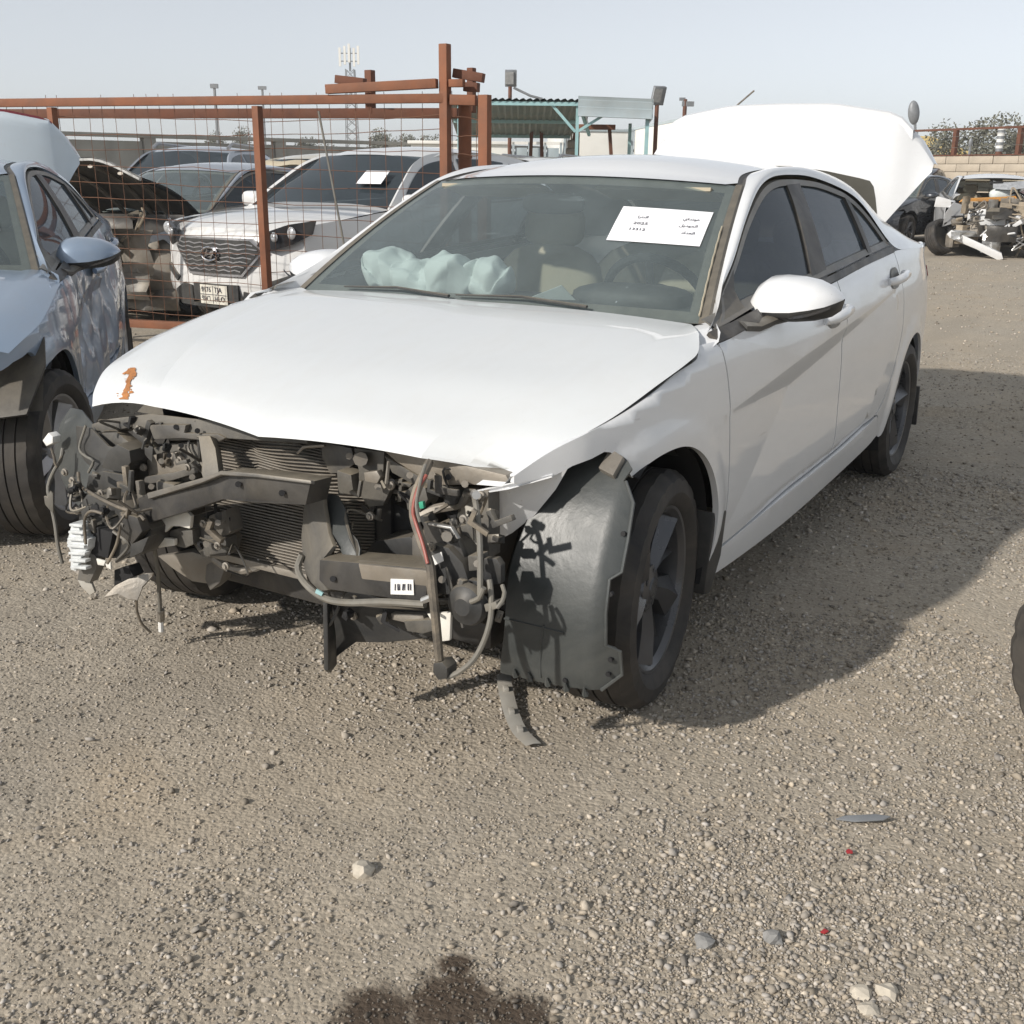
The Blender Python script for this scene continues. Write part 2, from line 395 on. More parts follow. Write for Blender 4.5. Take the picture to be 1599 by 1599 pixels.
def sstep(a, b, x):
    t = np.clip((x-a)/(b-a), 0, 1); return t*t*(3-2*t)
def Wy(x, z):
    x = np.asarray(x, float); z = np.asarray(z, float)
    b = belt(x); h = np.maximum(z-b, 0)
    y = w0(x)+lowp(np.minimum(z, b))-.42*h-.45*h*h+crease(x, z)-.075*sstep(-1.5, -.35, x)*np.clip(h/.07, 0, 1)
    for cx, cz, r in ((.025, .385, .322), (-2.75, .33, .345)):
        d = np.hypot(x-cx, z-cz)-r
        y = y+.010*(1-sstep(.02, .09, np.abs(d)))*(z > .2)
    dz = z-sillz(x); y = y-np.where((dz > 0) & (dz < .055) & (x < -.45) & (x > -2.15), .016*(1-dz/.055)*sstep(-.45, -1.1, x)*sstep(-2.15, -2.0, x), 0)
    return y
def side(x, z): return np.stack([x, Wy(x, z), z], 1)
def side_sill(x, z): return np.stack([x, Wy(x, np.minimum(z, sillz(x)-.002))+.002, z], 1)
def side_in(off): return lambda x, z: np.stack([x, Wy(x, z)-off, z], 1)
def wsurf(u, v):
    """windscreen: u across (-1..1), v from the cowl (0) to the header (1)"""
    u = np.asarray(u, float); v = np.asarray(v, float)
    xb = -.40-.065*u**2; zb = .965-.010*u**2; xt = -1.0-.105*u**2; zt = 1.347-.025*u**2
    yb = .735*u; yt = .588*u; bul = .055*v*(1-v)*4*.35
    return np.stack([xb+(xt-xb)*v+bul*.55, yb+(yt-yb)*v, zb+(zt-zb)*v+bul*.8], -1)
RAIL = np.array([(-1.3, .567, 1.36), (-1.6, .553, 1.380), (-1.9, .55, 1.380), (-2.2, .555, 1.358), (-2.5, .575, 1.305), (-2.8, .61, 1.22), (-3.0, .64, 1.14), (-3.2, .67, 1.055)])
DLO = [(-.37, .955), (-.434, .97), (-.548, 1.01), (-.729, 1.099), (-.935, 1.209), (-1.141, 1.293), (-1.308, 1.333), (-1.512, 1.343), (-1.791, 1.334), (-2.0, 1.307), (-2.12, 1.282), (-2.243, 1.223), (-2.422, 1.069)]
BELT = [(-2.422, 1.069), (-1.933, 1.048), (-1.448, 1.022), (-1.302, 1.013), (-.8, .985), (-.309, .943)]
def circ(cx, cz, r, a0, a1, n=22):
    a = np.radians(np.linspace(a0, a1, n)); return [(cx+r*math.cos(t), cz+r*math.sin(t)) for t in a]

def wheel(parent, c, side_=1, steer=0, r=.317, wd=.215, rimmat='rim_grey', tyremat='rubber', name='wheel', camber=0, style='sedan', roll=0):
    """wheel > tyre, rim (> hub cap), brake disc ; outer face towards +y*side_"""
    e = empty(name, c); e.parent = parent; e.rotation_euler = (camber, 0, steer)
    s = side_; hw = wd/2; rr = r*.69
    prof = [(rr, -hw*.8), (rr+.012, -hw*.93), (r*.82, -hw*1.05), (r*.93, -hw*1.0), (r*.975, -hw*.86)]
    g = .0075; edges = [-.74, -.42, -.36, -.03, .03, .36, .42, .74]
    prof += [(r*.992, -hw*.76)]
    for k in range(4):
        a, b = edges[2*k], edges[2*k+1]
        prof += [(r, hw*a), (r, hw*(b-.0))]
        if k < 3: prof += [(r-g, hw*(b+.005)), (r-g, hw*(edges[2*k+2]-.005))]
    prof += [(r*.992, hw*.76), (r*.975, hw*.86), (r*.93, hw*1.0), (r*.82, hw*1.05), (rr+.012, hw*.93), (rr, hw*.8)]
    n = 96; b = MB(); m = len(prof); V = []
    for i in range(n):
        a = 2*math.pi*i/n
        for j, (q, h) in enumerate(prof):
            q2 = q
            if abs(h) > hw*.5 and q > r*.9 and i % 4 == 0: q2 = q-.006
            tw = (h/hw)*.045
            V.append((q2*math.cos(a+tw), h, q2*math.sin(a+tw)))
    F = [(i*m+j, i*m+j+1, ((i+1) % n)*m+j+1, ((i+1) % n)*m+j) for i in range(n) for j in range(m-1)]
    b.add(V, F); b.build('tyre', tyremat, e, sharp=30)
    rb = MB(); o = hw*s
    rb.lathe([(rr+.003, -o*.8), (rr*.93, -o*.7), (rr*.90, o*.3), (rr*.93, o*.70), (rr*.985, o*.84), (rr+.004, o*.86), (rr+.006, o*.78)], 'y', n=64)
    ns = 5
    for k in range(ns):
        a0 = 2*math.pi*k/ns+roll
        def pt(rad_, ang, h): return (rad_*math.cos(a0+ang), h*s, rad_*math.sin(a0+ang))
        if style == 'sedan':
            ridge = [pt(.045, -.1, hw*.62), pt(rr*.55, .02, hw*.74), pt(rr*.95, .10, hw*.80)]
            le = [pt(.05, -.75, hw*.50), pt(rr*.55, -.22, hw*.44), pt(rr*.95, -.16, hw*.50)]
            ri = [pt(.05, .55, hw*.50), pt(rr*.55, .30, hw*.52), pt(rr*.95, .42, hw*.60)]
            bl = [(x*.98, y-.05*s, z*.98) for x, y, z in le]; br = [(x*.98, y-.05*s, z*.98) for x, y, z in ri]
            rb.grid([bl, le, ridge, ri, br])
            le = [pt(.06, .50, hw*.46), pt(rr*.6, .62, hw*.40), pt(rr*.95, .70, hw*.46)]; rg_ = [pt(.06, .58, hw*.50), pt(rr*.6, .68, hw*.50), pt(rr*.95, .75, hw*.56)]; ri = [pt(.06, .66, hw*.42), pt(rr*.6, .73, hw*.36), pt(rr*.95, .80, hw*.42)]
            rb.grid([[(x, y-.03*s, z) for x, y, z in le], le, rg_, ri, [(x, y-.03*s, z) for x, y, z in ri]])
        else:
            for sh in (-.2, .2):
                ridge = [pt(.045, sh*.8, hw*.62), pt(rr*.95, sh, hw*.72)]; le = [pt(.045, sh-.3, hw*.5), pt(rr*.95, sh-.12, hw*.62)]; ri = [pt(.045, sh+.3, hw*.5), pt(rr*.95, sh+.12, hw*.62)]
                bl = [(x, y-.04*s, z) for x, y, z in le]; br = [(x, y-.04*s, z) for x, y, z in ri]
                rb.grid([bl, le, ridge, ri, br])
    rim = rb.build('rim', rimmat, e, sharp=25)
    h = MB(); h.lathe([(0, o*.68), (.027, o*.68), (.03, o*.64), (.062, o*.58), (.07, o*.40), (.075, o*.2)], 'y', n=24)
    for k in range(5):
        a = 2*math.pi*(k+.5)/5; h.lathe([(0, o*.62), (.009, o*.62), (.010, o*.4)], 'y', c=(.045*math.cos(a), 0, .045*math.sin(a)), n=6)
    h.build('hub_cap', rimmat, rim)
    d = MB(); d.lathe([(.05, o*.1), (.14, o*.1), (.142, o*.06), (.142, -o*.02), (.05, -o*.02)], 'y', n=40); d.lathe([(.0, -o*.1), (rr*.9, -o*.12)], 'y', n=40)
    d.build('brake_disc', 'dark_steel', e)
    return e

def strip(name, A, B, mat, parent, mid=None, n=5, bul=.0):
    """sheet between two matched edges A and B with a bulge"""
    A = np.array(A); B = np.array(B); rows = []
    for t in np.linspace(0, 1, n):
        P = A*(1-t)+B*t
        if mid is not None: P = P+mid*(4*t*(1-t))
        rows.append(P)
    return MB().grid(rows).build(name, mat, parent, sharp=60)

def body_shell(root, pm, hoodmat=None, lid_mat=None, fender_left=True, front_wheel=True, wheelmat='rim_grey', steer=0.0, interior=True, seat='seat_beige', gl='side_glass', fender_right=True, lid='open', steer_r=None, trunk_tail=True):
    S = .03
    # --- front door, rear door, quarter panel, sill (left), other-hand copies
    cl = [[(-.293, .732), (-.95, .808)], [(-.95, .808), (-2.333, .903)], [(-.293, .732), (-.917, .718)], [(-.917, .718), (-2.333, .903)], [(-.917, .718), (-1.948, .432)], [(-.917, .718), (-1.25, .36)], [(-.917, .718), (-.40, .38)], [(-.95, .808), (-.3, .95)], [(x, float(sillz(x))+.056) for x in np.linspace(-.45, -2.1, 12)]]
    bt = .022
    fd = loop([(-.305, .925), (-.8, .962), (-1.30, .99), (-1.475, 1.0)], [(-1.475, 1.0), (-1.49, .75), (-1.475, .5), (-1.46, sillz(-1.46)+.006)], [(x, float(sillz(x))+.006) for x in (-1.46, -1.2, -.95, -.6, -.385)], [(-.385, float(sillz(-.385))+.006), (-.372, .55), (-.345, .72), (-.325, .85), (-.305, .925)], step=S)
    rd = loop([(-1.484, 1.0), (-1.933, 1.026), (-2.43, 1.047)], [(-2.43, 1.047), (-2.465, .88), (-2.44, .72), (-2.36, .58), (-2.25, .47), (-2.14, .405)], [(-2.14, .405)]+[(x, float(sillz(x))+.006) for x in (-2.0, -1.8, -1.63, -1.469)], [(-1.469, float(sillz(-1.469))+.006), (-1.484, .5), (-1.499, .75), (-1.484, 1.0)], step=S)
    arch = circ(-2.75, .33, .345, 8, 180)
    qp = loop([(-2.438, 1.052), (-2.7, 1.05), (-2.95, 1.04), (-3.2, 1.03), (-3.5, 1.04), (-3.72, 1.02)], [(-3.72, 1.02), (-3.83, .8), (-3.82, .5), (-3.78, .30)], [(-3.78, .30), (-3.4, .26), (-3.12, .25)], [(-3.12, .25)]+[p for p in arch[::-1]], [arch[0], (-2.36, .27), (-2.28, .285)], [(-2.28, .285), (-2.20, .385), (-2.148, .398)], [(-2.148, .398), (-2.258, .463), (-2.368, .573), (-2.448, .715), (-2.473, .88), (-2.438, 1.052)], step=S)
    sl = loop([(-.372, .322)]+[(x, float(sillz(x))) for x in (-.6, -.95, -1.2, -1.46, -1.63, -1.8, -2.0)]+[(-2.14, .394)], [(-2.14, .394), (-2.19, .38), (-2.27, .285)], [(-2.27, .285), (-2.08, .262), (-1.45, .235), (-.91, .225), (-.40, .24), (-.335, .262)], [(-.335, .262), (-.372, .322)], step=S)
    D = patch('front_door', fd, side, pm, root, lines=cl); R = patch('rear_door', rd, side, pm, root, lines=cl)
    Q = patch('quarter_panel', qp, side, pm, root, lines=[]); L = patch('sill', sl, side_sill, pm, root, thick=.05)
    for o in (D, R, Q, L): mirror_y(o)
    # fender, cut off ahead of the wheel
    fe = None
    if fender_left or fender_right:
        fa = circ(.025, .385, .322, 60, 192)
        ft = [(.475, .712), (.366, .770), (.226, .812), (0, .872), (-.164, .902), (-.21, .925), (-.297, .93)]
        fl = loop(ft, [(-.297, .93), (-.318, .85), (-.338, .72), (-.364, .55), (-.377, .335)], [(-.377, .335), (-.366, .30), (-.328, .258)], [(-.328, .258), (-.305, .275)], [(-.305, .275), fa[-1]], fa[::-1], [fa[0], (.245, .735), (.30, .728)], [(.30, .728), (.348, .718), (.391, .70), (.475, .694)], [(.475, .694), (.475, .712)], step=.025)
        if fender_left:
            fe = patch('front_fender', fl, side, pm, root, step=.028, thick=.018)
            if fender_right == 'cut':
                fc = loop([(.10, .84), (0, .872), (-.164, .902), (-.21, .925), (-.297, .93)], [(-.297, .93), (-.318, .85), (-.338, .72), (-.364, .55), (-.377, .335)], [(-.377, .335), (-.366, .30), (-.328, .258)], [(-.328, .258), (-.305, .275)], [(-.305, .275), fa[-1]], fa[:7:-1], [fa[8], (.10, .84)], step=.025)
                tmp = patch('front_fender', fc, side, pm, root, step=.03, thick=.018); mirror_y(tmp); bpy.data.objects.remove(tmp)
            elif fender_right: mirror_y(fe)
            fx = np.array(spl([(.475, .712), (.366, .770), (.226, .812), (0, .872), (-.164, .902), (-.20, .918)], .05)); sh = [np.stack([fx[:, 0], Wy(fx[:, 0], fx[:, 1])-a, fx[:, 1]-b], 1) for a, b in ((0, 0), (.012, .004), (.03, .03), (.10, .035))]
            so = MB().grid(sh).build('fender_shelf', pm, root, sharp=50)
            if fender_right is True: mirror_y(so)
    # filler between hood corner, pillar foot and fender
    for s in (-1, 1):
        cf = MB(); cf.grid([[(-.24, .845*s, .905), (-.30, .858*s, .930), (-.325, .852*s, .952)], [(-.26, .80*s, .925), (-.35, .80*s, .948), (-.42, .80*s, .968)], [(-.30, .72*s, .925), (-.40, .73*s, .945), (-.47, .765*s, .960)]]); cf.build('cowl_corner', pm, root)
    # --- pillar and roof rail
    u0 = 1.045
    I = np.vstack([wsurf(np.full(6, u0), np.linspace(-.02, 1.0, 6))+np.array([0, 0, .0]), RAIL])
    O2 = [(-.31, .950), (-.44, .985), (-.555, 1.025), (-.735, 1.113), (-.94, 1.222), (-1.141, 1.308), (-1.308, 1.348), (-1.516, 1.359), (-1.791, 1.350), (-2.12, 1.299), (-2.27, 1.235), (-2.46, 1.075), (-2.8, 1.045), (-3.2, 1.03)]
    O2 = np.array(O2); O = np.stack([O2[:, 0], Wy(O2[:, 0], O2[:, 1]), O2[:, 1]], 1)
    Is = spl(I, .5); n = 90
    def res(P):
        P = spl(P, .02); d = np.r_[0, np.cumsum(np.linalg.norm(np.diff(P, axis=0), axis=1))]; s = np.linspace(0, d[-1], n)
        return np.stack([np.interp(s, d, P[:, k]) for k in range(3)], 1)
    def res_match(P, keyed):
        """resample so that knot i lies at the same parameter on both edges"""
        out = []; seg = 8
        S_ = [spl(P, 9)]
        Q = np.array(P); Qe = np.vstack([2*Q[0]-Q[1], Q, 2*Q[-1]-Q[-2]])
        for i in range(1, len(Qe)-2):
            a, b, c, d = Qe[i-1:i+3]; t = np.linspace(0, 1, seg, endpoint=False)[:, None]
            out.append(.5*((2*b)+(-a+c)*t+(2*a-5*b+4*c-d)*t*t+(-a+3*b-3*c+d)*t**3))
        out.append(Q[-1:]); return np.vstack(out)
    Ii = res_match(I, 0); Oo = res_match(O, 0)
    bv = np.zeros_like(Ii); bv[:, 1] = .008+.012*sstep(-1.0, -1.4, Ii[:, 0]); bv[:, 2] = .006+.010*sstep(-1.0, -1.4, Ii[:, 0])
    PR = strip('roof_rail', Ii, Oo, pm, root, mid=bv, n=9); PL = mirror_y(PR)
    # ditch strip + roof skin
    k = 5*8
    rr = Ii[k:]; din = rr+np.array([0, -.028, -.004]); dd = rr+np.array([0, -.014, -.010])
    dm = MB().grid([rr+np.array([0, .001, -.001]), dd, din]).build('roof_ditch', 'seal', root); mirror_y(dm)
    xr = din[:, 0]; rows = []
    sel = np.unique(np.r_[np.where(xr > -2.55)[0]])
    top = wsurf(np.linspace(-.95, .95, 25), np.full(25, 1.0)); rows.append(top+np.array([.01, 0, .002]))
    for i in sel[2:]:
        yy = np.linspace(-1, 1, 25); z = din[i, 2]; fr = np.interp(din[i, 0], [-2.5, -1.9, -1.3, -1.1], [.045, .05, .05, .028])
        lead = np.interp(din[i, 0], [-1.9, -1.115], [0, .10])
        rows.append(np.stack([din[i, 0]+lead*(1-yy**2), din[i, 1]*yy, z+.002+fr*(1-np.abs(yy)**2.2)], 1))
    MB().grid(rows).build('roof', pm, root, sharp=60)
    # --- glasshouse
    dl = np.array(DLO); be = np.array(BELT)
    outer = loop([(-.37, .955), (-.434, .97), (-.548, 1.01), (-.729, 1.099), (-.935, 1.209), (-1.141, 1.293), (-1.308, 1.333), (-1.512, 1.343), (-1.791, 1.334), (-2.0, 1.307), (-2.12, 1.282), (-2.243, 1.223), (-2.415, 1.078)], [(-2.415, 1.078), (-1.933, 1.055), (-1.448, 1.03), (-1.302, 1.021), (-.8, .992), (-.37, .955)], step=.03)
    cen = np.array([-1.35, 1.15])
    def ring(name, A, off_out, off_in, w_, mat):
        c = A.mean(0); N = []
        for i in range(len(A)):
            t = A[(i+1) % len(A)]-A[i-1]; t /= np.linalg.norm(t)+1e-9; nn = np.array([t[1], -t[0]])
            if nn @ (c-A[i]) < 0: nn = -nn
            N.append(nn)
        B = A+np.array(N)*w_
        a3 = np.stack([A[:, 0], Wy(A[:, 0], A[:, 1])-off_out, A[:, 1]], 1); b3 = np.stack([B[:, 0], Wy(B[:, 0], B[:, 1])-off_in, B[:, 1]], 1)
        a4 = a3+np.array([0, -.02, 0])
        g = [np.vstack([x, x[:1]]) for x in (a4, a3, b3, b3+np.array([0, -.012, 0]))]
        return MB().grid(g).build(name, mat, root, sharp=40)
    t1 = ring('window_trim', outer, .004, .010, .020, 'trim_grey'); mirror_y(t1)
    bt_ = loop([(-2.44, 1.075), (-1.933, 1.052), (-1.448, 1.026), (-.8, .988), (-.315, .952)], [(-.315, .952), (-.308, .928)], [(-.308, .928), (-.8, .965), (-1.448, 1.003), (-1.933, 1.029), (-2.44, 1.050)], [(-2.44, 1.050), (-2.44, 1.075)], step=.03)
    b1 = patch('belt_trim', bt_, side_in(-.004), 'seal', root, thick=.012); mirror_y(b1)
    gi = side_in(.018)
    def gpan(name, seg, mat=gl):
        o = patch(name, loop(*seg, step=.03), gi, mat, root, thick=0, step=.05); mirror_y(o); return o
    gpan('front_window', ([(-.60, .985), (-.715, 1.06), (-.935, 1.193), (-1.141, 1.279), (-1.308, 1.317), (-1.451, 1.324)], [(-1.451, 1.324), (-1.33, 1.156), (-1.252, 1.015)], [(-1.252, 1.015), (-.8, .985), (-.60, .972)], [(-.60, .972), (-.60, .985)]))
    gpan('rear_window', ([(-1.60, 1.327), (-1.791, 1.316), (-1.95, 1.295), (-2.07, 1.272)], [(-2.07, 1.272), (-2.05, 1.15), (-2.045, 1.055)], [(-2.045, 1.055), (-1.7, 1.035), (-1.415, 1.02)], [(-1.415, 1.02), (-1.50, 1.17), (-1.60, 1.327)]))
    gpan('quarter_window', ([(-2.11, 1.26), (-2.23, 1.21), (-2.385, 1.08)], [(-2.385, 1.08), (-2.095, 1.063)], [(-2.095, 1.063), (-2.11, 1.26)]))
    def blk(name, seg, mat='seal', off=.006):
        o = patch(name, loop(*seg, step=.03), side_in(off), mat, root, thick=.014, step=.05); mirror_y(o); return o
    blk('pillar_cover', ([(-1.447, 1.325), (-1.60, 1.329)], [(-1.60, 1.329), (-1.50, 1.17), (-1.415, 1.015)], [(-1.415, 1.015), (-1.25, 1.008)], [(-1.25, 1.008), (-1.34, 1.15), (-1.447, 1.325)]), 'seal', .008)
    blk('pillar_cover', ([(-2.07, 1.275), (-2.115, 1.262)], [(-2.115, 1.262), (-2.095, 1.055)], [(-2.095, 1.055), (-2.04, 1.05)], [(-2.04, 1.05), (-2.05, 1.15), (-2.07, 1.275)]), 'seal', .005)
    blk('mirror_sail', ([(-.36, .955), (-.434, .972), (-.548, 1.008), (-.72, 1.085)], [(-.72, 1.085), (-.625, .978)], [(-.625, .978), (-.36, .952)], [(-.36, .952), (-.36, .955)]), 'black_plastic', .006)
    # windscreen with ceramic border
    us = np.linspace(-1, 1, 33); vs = np.linspace(-.06, 1, 17)
    MB().grid([wsurf(us, np.full(33, v)) for v in vs]).build('windscreen', 'windshield_glass', root)
    def band(nm, fu, mat, off):
        MB().grid(fu).build(nm, mat, root)
    nrm = np.array([.53, 0, .848])
    o_ = MB()
    vv = np.linspace(-.06, 1.0, 14)
    for s in (-1, 1):
        o_.grid([[wsurf(s*uu, v)+nrm*hh for v in vv] for uu, hh in ((.955, -.004), (.999, -.003), (1.0, .004), (1.035, .006), (1.05, -.004))])
    o_.grid([[wsurf(u, v)-nrm*.004 for u in us] for v in (.93, .965, 1.0)])
    o_.grid([[wsurf(u, v)-nrm*.004 for u in us] for v in (-.06, .02, .06)])
    o_.build('windscreen_border', 'black_plastic', root)
    c = MB(); c.grid([[(-.35+.02*0-.08*u*u, .76*u, z) for u in np.linspace(-1, 1, 17)] for z in (.955,)] + [[(-.47-.08*u*u, .74*u, .945) for u in np.linspace(-1, 1, 17)]]+[[(-.47-.08*u*u, .74*u, .85) for u in np.linspace(-1, 1, 17)]])
    c.build('cowl', 'black_plastic', root)
    for s, y0 in ((1, .55), (1, -.1)):
        wv = MB(); wv.tube([wsurf(y0*1.0, .005)+nrm*.02, wsurf(y0-.3, .03)+nrm*.022, wsurf(y0-.62, .018)+nrm*.018], [.008, .007, .004], 6, flat=.6)
        wv.build('wiper', 'black_plastic', root)
    # --- floor, firewall, rear end
    f = MB(); f.box((-1.6, 0, .235), (3.4, 1.5, .06)); f.box((-2.75, 0, .40), (1.0, 1.02, .3)); f.box((-.42, 0, .60), (.06, 1.45, .62)); f.box((-3.3, 0, .45), (.75, 1.3, .4))
    f.build('underbody', 'inner_dark', root, smooth=False)
    def tail(x, y, z): return (x, y, z)
    rb = MB(); zz = [.28, .45, .62, .8, .98, 1.02]
    rb.grid([[(-3.80-.16*(1-t*t), .70*t, z) for t in np.linspace(-1, 1, 17)] for z in zz]); rb.build('rear_bumper', pm, root)
    for s in (-1, 1):
        tl = MB(); P = [(-3.42, .93), (-3.60, .92), (-3.74, .88), (-3.70, .80), (-3.55, .84), (-3.42, .88)]
        V = [(x, s*(float(Wy(x, z))+.006), z) for x, z in P]; tl.add(V+[(x, y-.03*s, z) for x, y, z in V], [tuple(range(6))]+[(i, (i+1) % 6, 6+(i+1) % 6, 6+i) for i in range(6)]); tl.build('tail_lamp', 'red_lens', root)
    # rear screen, parcel shelf
    rs = MB(); ra = [(-2.52, .56, 1.335), (-2.8, .585, 1.235), (-3.1, .62, 1.10), (-3.22, .64, 1.045)]
    rs.grid([[(x-.02+.03*(1-t*t)*-1, y*t, z+.035*(1-t*t)) for t in np.linspace(-1, 1, 15)] for x, y, z in ra]); rs.build('rear_screen', 'dark_glass', root)
    # --- wheel housings
    for s in (-1, 1):
        for cx, cz, r0 in ((.025, .385, .335), (-2.75, .33, .36)):
            h = MB(); h.lathe([(r0, .40*s), (r0, .80*s), (r0-.012, .86*s)], 'y', (cx, 0, cz), 28, rad(-25 if cx < -1 else 60), rad(205))
            h.lathe([(0, .42*s), (r0, .42*s)], 'y', (cx, 0, cz), 28, rad(-25 if cx < -1 else 60), rad(205)); h.build('wheel_housing', 'inner_dark', root)
        wheel(root, (-2.75, .775*s, .317), s, 0, rimmat=wheelmat, roll=.35)
        fl_ = MB(); fl_.box((-3.13, .80*s, .27), (.02, .17, .2), (0, .1, 0)); fl_.build('mud_flap', 'black_plastic', root, bevel=.004)
    wheel(root, (.005, .762, .317), 1, steer, rimmat=wheelmat, roll=.95)
    wheel(root, (.035, -.752, .317), -1, steer if steer_r is None else steer_r, rimmat=wheelmat)
    # --- handles
    for hx, hz in ((-1.33, .905), (-2.33, .955)):
        hb = MB(); yy = float(Wy(np.array([hx]), np.array([hz]))[0])
        hb.tube([(hx+.13, yy+.010, hz-.012), (hx+.09, yy+.034, hz-.007), (hx, yy+.040, hz), (hx-.09, yy+.034, hz+.006), (hx-.12, yy+.010, hz+.008)], [.013, .017, .017, .017, .012], 10, flat=1.1)
        ho = hb.build('door_handle', pm, root); mirror_y(ho)
        hc = patch('handle_patch', loop([(hx+.10, hz-.02), (hx+.05, hz-.045), (hx-.05, hz-.04), (hx-.09, hz), (hx-.05, hz+.035), (hx+.05, hz+.03), (hx+.10, hz-.02)], step=.02), side_in(-.003), 'trim_grey', root, thick=0, step=.03)  # flat grey patch laid just over the door skin, no hollow cut
        mirror_y(hc)
    # --- cabin
    if interior: cabin(root, seat)
    return D, R, Q, fe

def cushion(b, c, size, rot=(0, 0, 0), n=10, p=3.2):
    """rounded box"""
    from mathutils import Euler
    R = Euler(rot).to_matrix(); rows = []
    for i in range(n+1):
        ph = -math.pi/2+math.pi*i/n; row = []
        for j in range(2*n+1):
            th = 2*math.pi*j/(2*n)
            def sg(v): return math.copysign(abs(v)**(2/p), v)
            v = Vector((size[0]/2*sg(math.cos(ph))*sg(math.cos(th)), size[1]/2*sg(math.cos(ph))*sg(math.sin(th)), size[2]/2*sg(math.sin(ph))))
            row.append(tuple(R @ v+Vector(c)))
        rows.append(row)
    b.grid(rows)
def cabin(root, seat='seat_beige'):
    d = MB(); n = 17
    prof = [(-.44, .93), (-.60, .955), (-.82, .965), (-.92, .93), (-.95, .80), (-.88, .60)]
    d.grid([[(x-.03*t*t, .70*t, z-.015*t*t) for t in np.linspace(-1, 1, n)] for x, z in prof]); d.build('dashboard', 'dash_dark', root)
    h = MB(); cushion(h, (-.80, .37, .965), (.22, .40, .10)); h.build('instrument_hood', 'dash_dark', root)
    st = MB(); c = Vector((-1.0, .37, .93)); ax = Vector((-.88, 0, .47)); u = Vector((0, 1, 0)); v = ax.cross(u)
    st.tube([c+(u*math.cos(a)+v*math.sin(a))*.185 for a in np.linspace(0, 2*math.pi, 37)], .016, 8, cap=False)
    for a in (0, math.pi, -math.pi/2): st.tube([c+ax*-.03, c+(u*math.cos(a)+v*math.sin(a))*.18], .014, 6)
    st.lathe([(0, .03), (.06, .02), (.07, -.02)], 'x', c, 16)
    st.build('steering_wheel', 'inner_dark', root)
    for s in (-1, 1):
        b = MB(); cushion(b, (-1.55, .37*s, .80), (.16, .50, .56), (0, rad(-14), 0)); cushion(b, (-1.32, .37*s, .50), (.55, .50, .16), (0, rad(6), 0)); cushion(b, (-1.62, .37*s, 1.145), (.10, .27, .17), (0, rad(-8), 0))
        for k in (-.06, .06): b.tube([(-1.6, .37*s+k, 1.03), (-1.62, .37*s+k, 1.1)], .007, 6)
        b.build('front_seat', seat, root)
    b = MB(); cushion(b, (-2.45, 0, .78), (.16, 1.25, .60), (0, rad(-20), 0)); cushion(b, (-2.2, 0, .50), (.5, 1.25, .16))
    for y in (-.4, .4): cushion(b, (-2.55, y, 1.10), (.09, .27, .13))
    b.build('rear_seat', seat, root)
    t = MB(); t.grid([[(x, y, z) for y in np.linspace(-.55, .55, 9)] for x, z in ((-1.12, 1.318), (-1.6, 1.36), (-2.1, 1.345), (-2.5, 1.28))]); t.build('headliner', 'seat_beige', root)
    vi = MB()
    for s in (-1, 1): vi.box((-1.10, .32*s, 1.292), (.15, .42, .012), (0, rad(-14), 0))
    vi.build('sun_visor', 'seat_beige', root)
    m = MB(); cushion(m, (-.93, 0, 1.255), (.05, .24, .07)); m.build('rear_view_mirror', 'inner_dark', root)
    for s in (-1, 1):
        p = MB(); p.grid([[(x, s*.79, z) for x in np.linspace(-.5, -2.5, 9)] for z in (.3, .98)]); p.build('door_card', 'inner_dark', root)

def side_mirror(root, pm, s=1):
    """mirror > cap ; housing below, stalk to the door"""
    ys = np.array([.795, .80, .815, .84, .88, .93, .98, 1.02, 1.045, 1.055])
    zt = np.array([.985, 1.02, 1.05, 1.068, 1.072, 1.070, 1.062, 1.045, 1.025, 1.012]); zs = np.array([.980, .976, .972, .970, .971, .974, .983, .993, 1.004, 1.010]); zb = np.array([.972, .95, .942, .938, .936, .938, .944, .956, .975, 1.006])
    xf = np.array([-.72, -.70, -.685, -.675, -.672, -.675, -.688, -.71, -.745, -.785]); xb = np.array([-.76, -.80, -.805, -.81, -.81, -.81, -.81, -.81, -.81, -.80])
    cap, low = [], []
    for k in range(len(ys)):
        cx = xb[k]; dx = xf[k]-xb[k]
        a = np.linspace(0, math.pi/2, 9)
        cap.append([(cx+dx*math.cos(t)**.75, ys[k]*s, zs[k]+(zt[k]-zs[k])*math.sin(t)**.8) for t in a])
        low.append([(cx+dx*.985*math.cos(t)**.8, ys[k]*s, zs[k]-(zs[k]-zb[k])*math.sin(t)**.8) for t in a])
    e = empty('side_mirror', (0, 0, 0)); e.parent = root
    MB().grid(cap).build('cap', pm, e, sharp=70)
    b = MB().grid(low); b.grid([[(xb[k], ys[k]*s, z) for z in (zb[k], zt[k])] for k in range(len(ys))])
    b.tube([(-.50, .835*s, .945), (-.60, .85*s, .935), (-.70, .87*s, .948), (-.74, .90*s, .955)], [.035, .03, .03, .028], 10, flat=.55)
    b.build('housing', 'black_plastic', e, sharp=50)
    L = MB(); L.grid([[(-.682-.02*(t-.3)**2-.03*max(0, t-.7), (.925+.115*t)*s, .963+.035*t**1.6-q*.008) for t in np.linspace(0, 1, 8)] for q in (0, 1)]); L.build('indicator', 'lamp_dark', e)
    return e
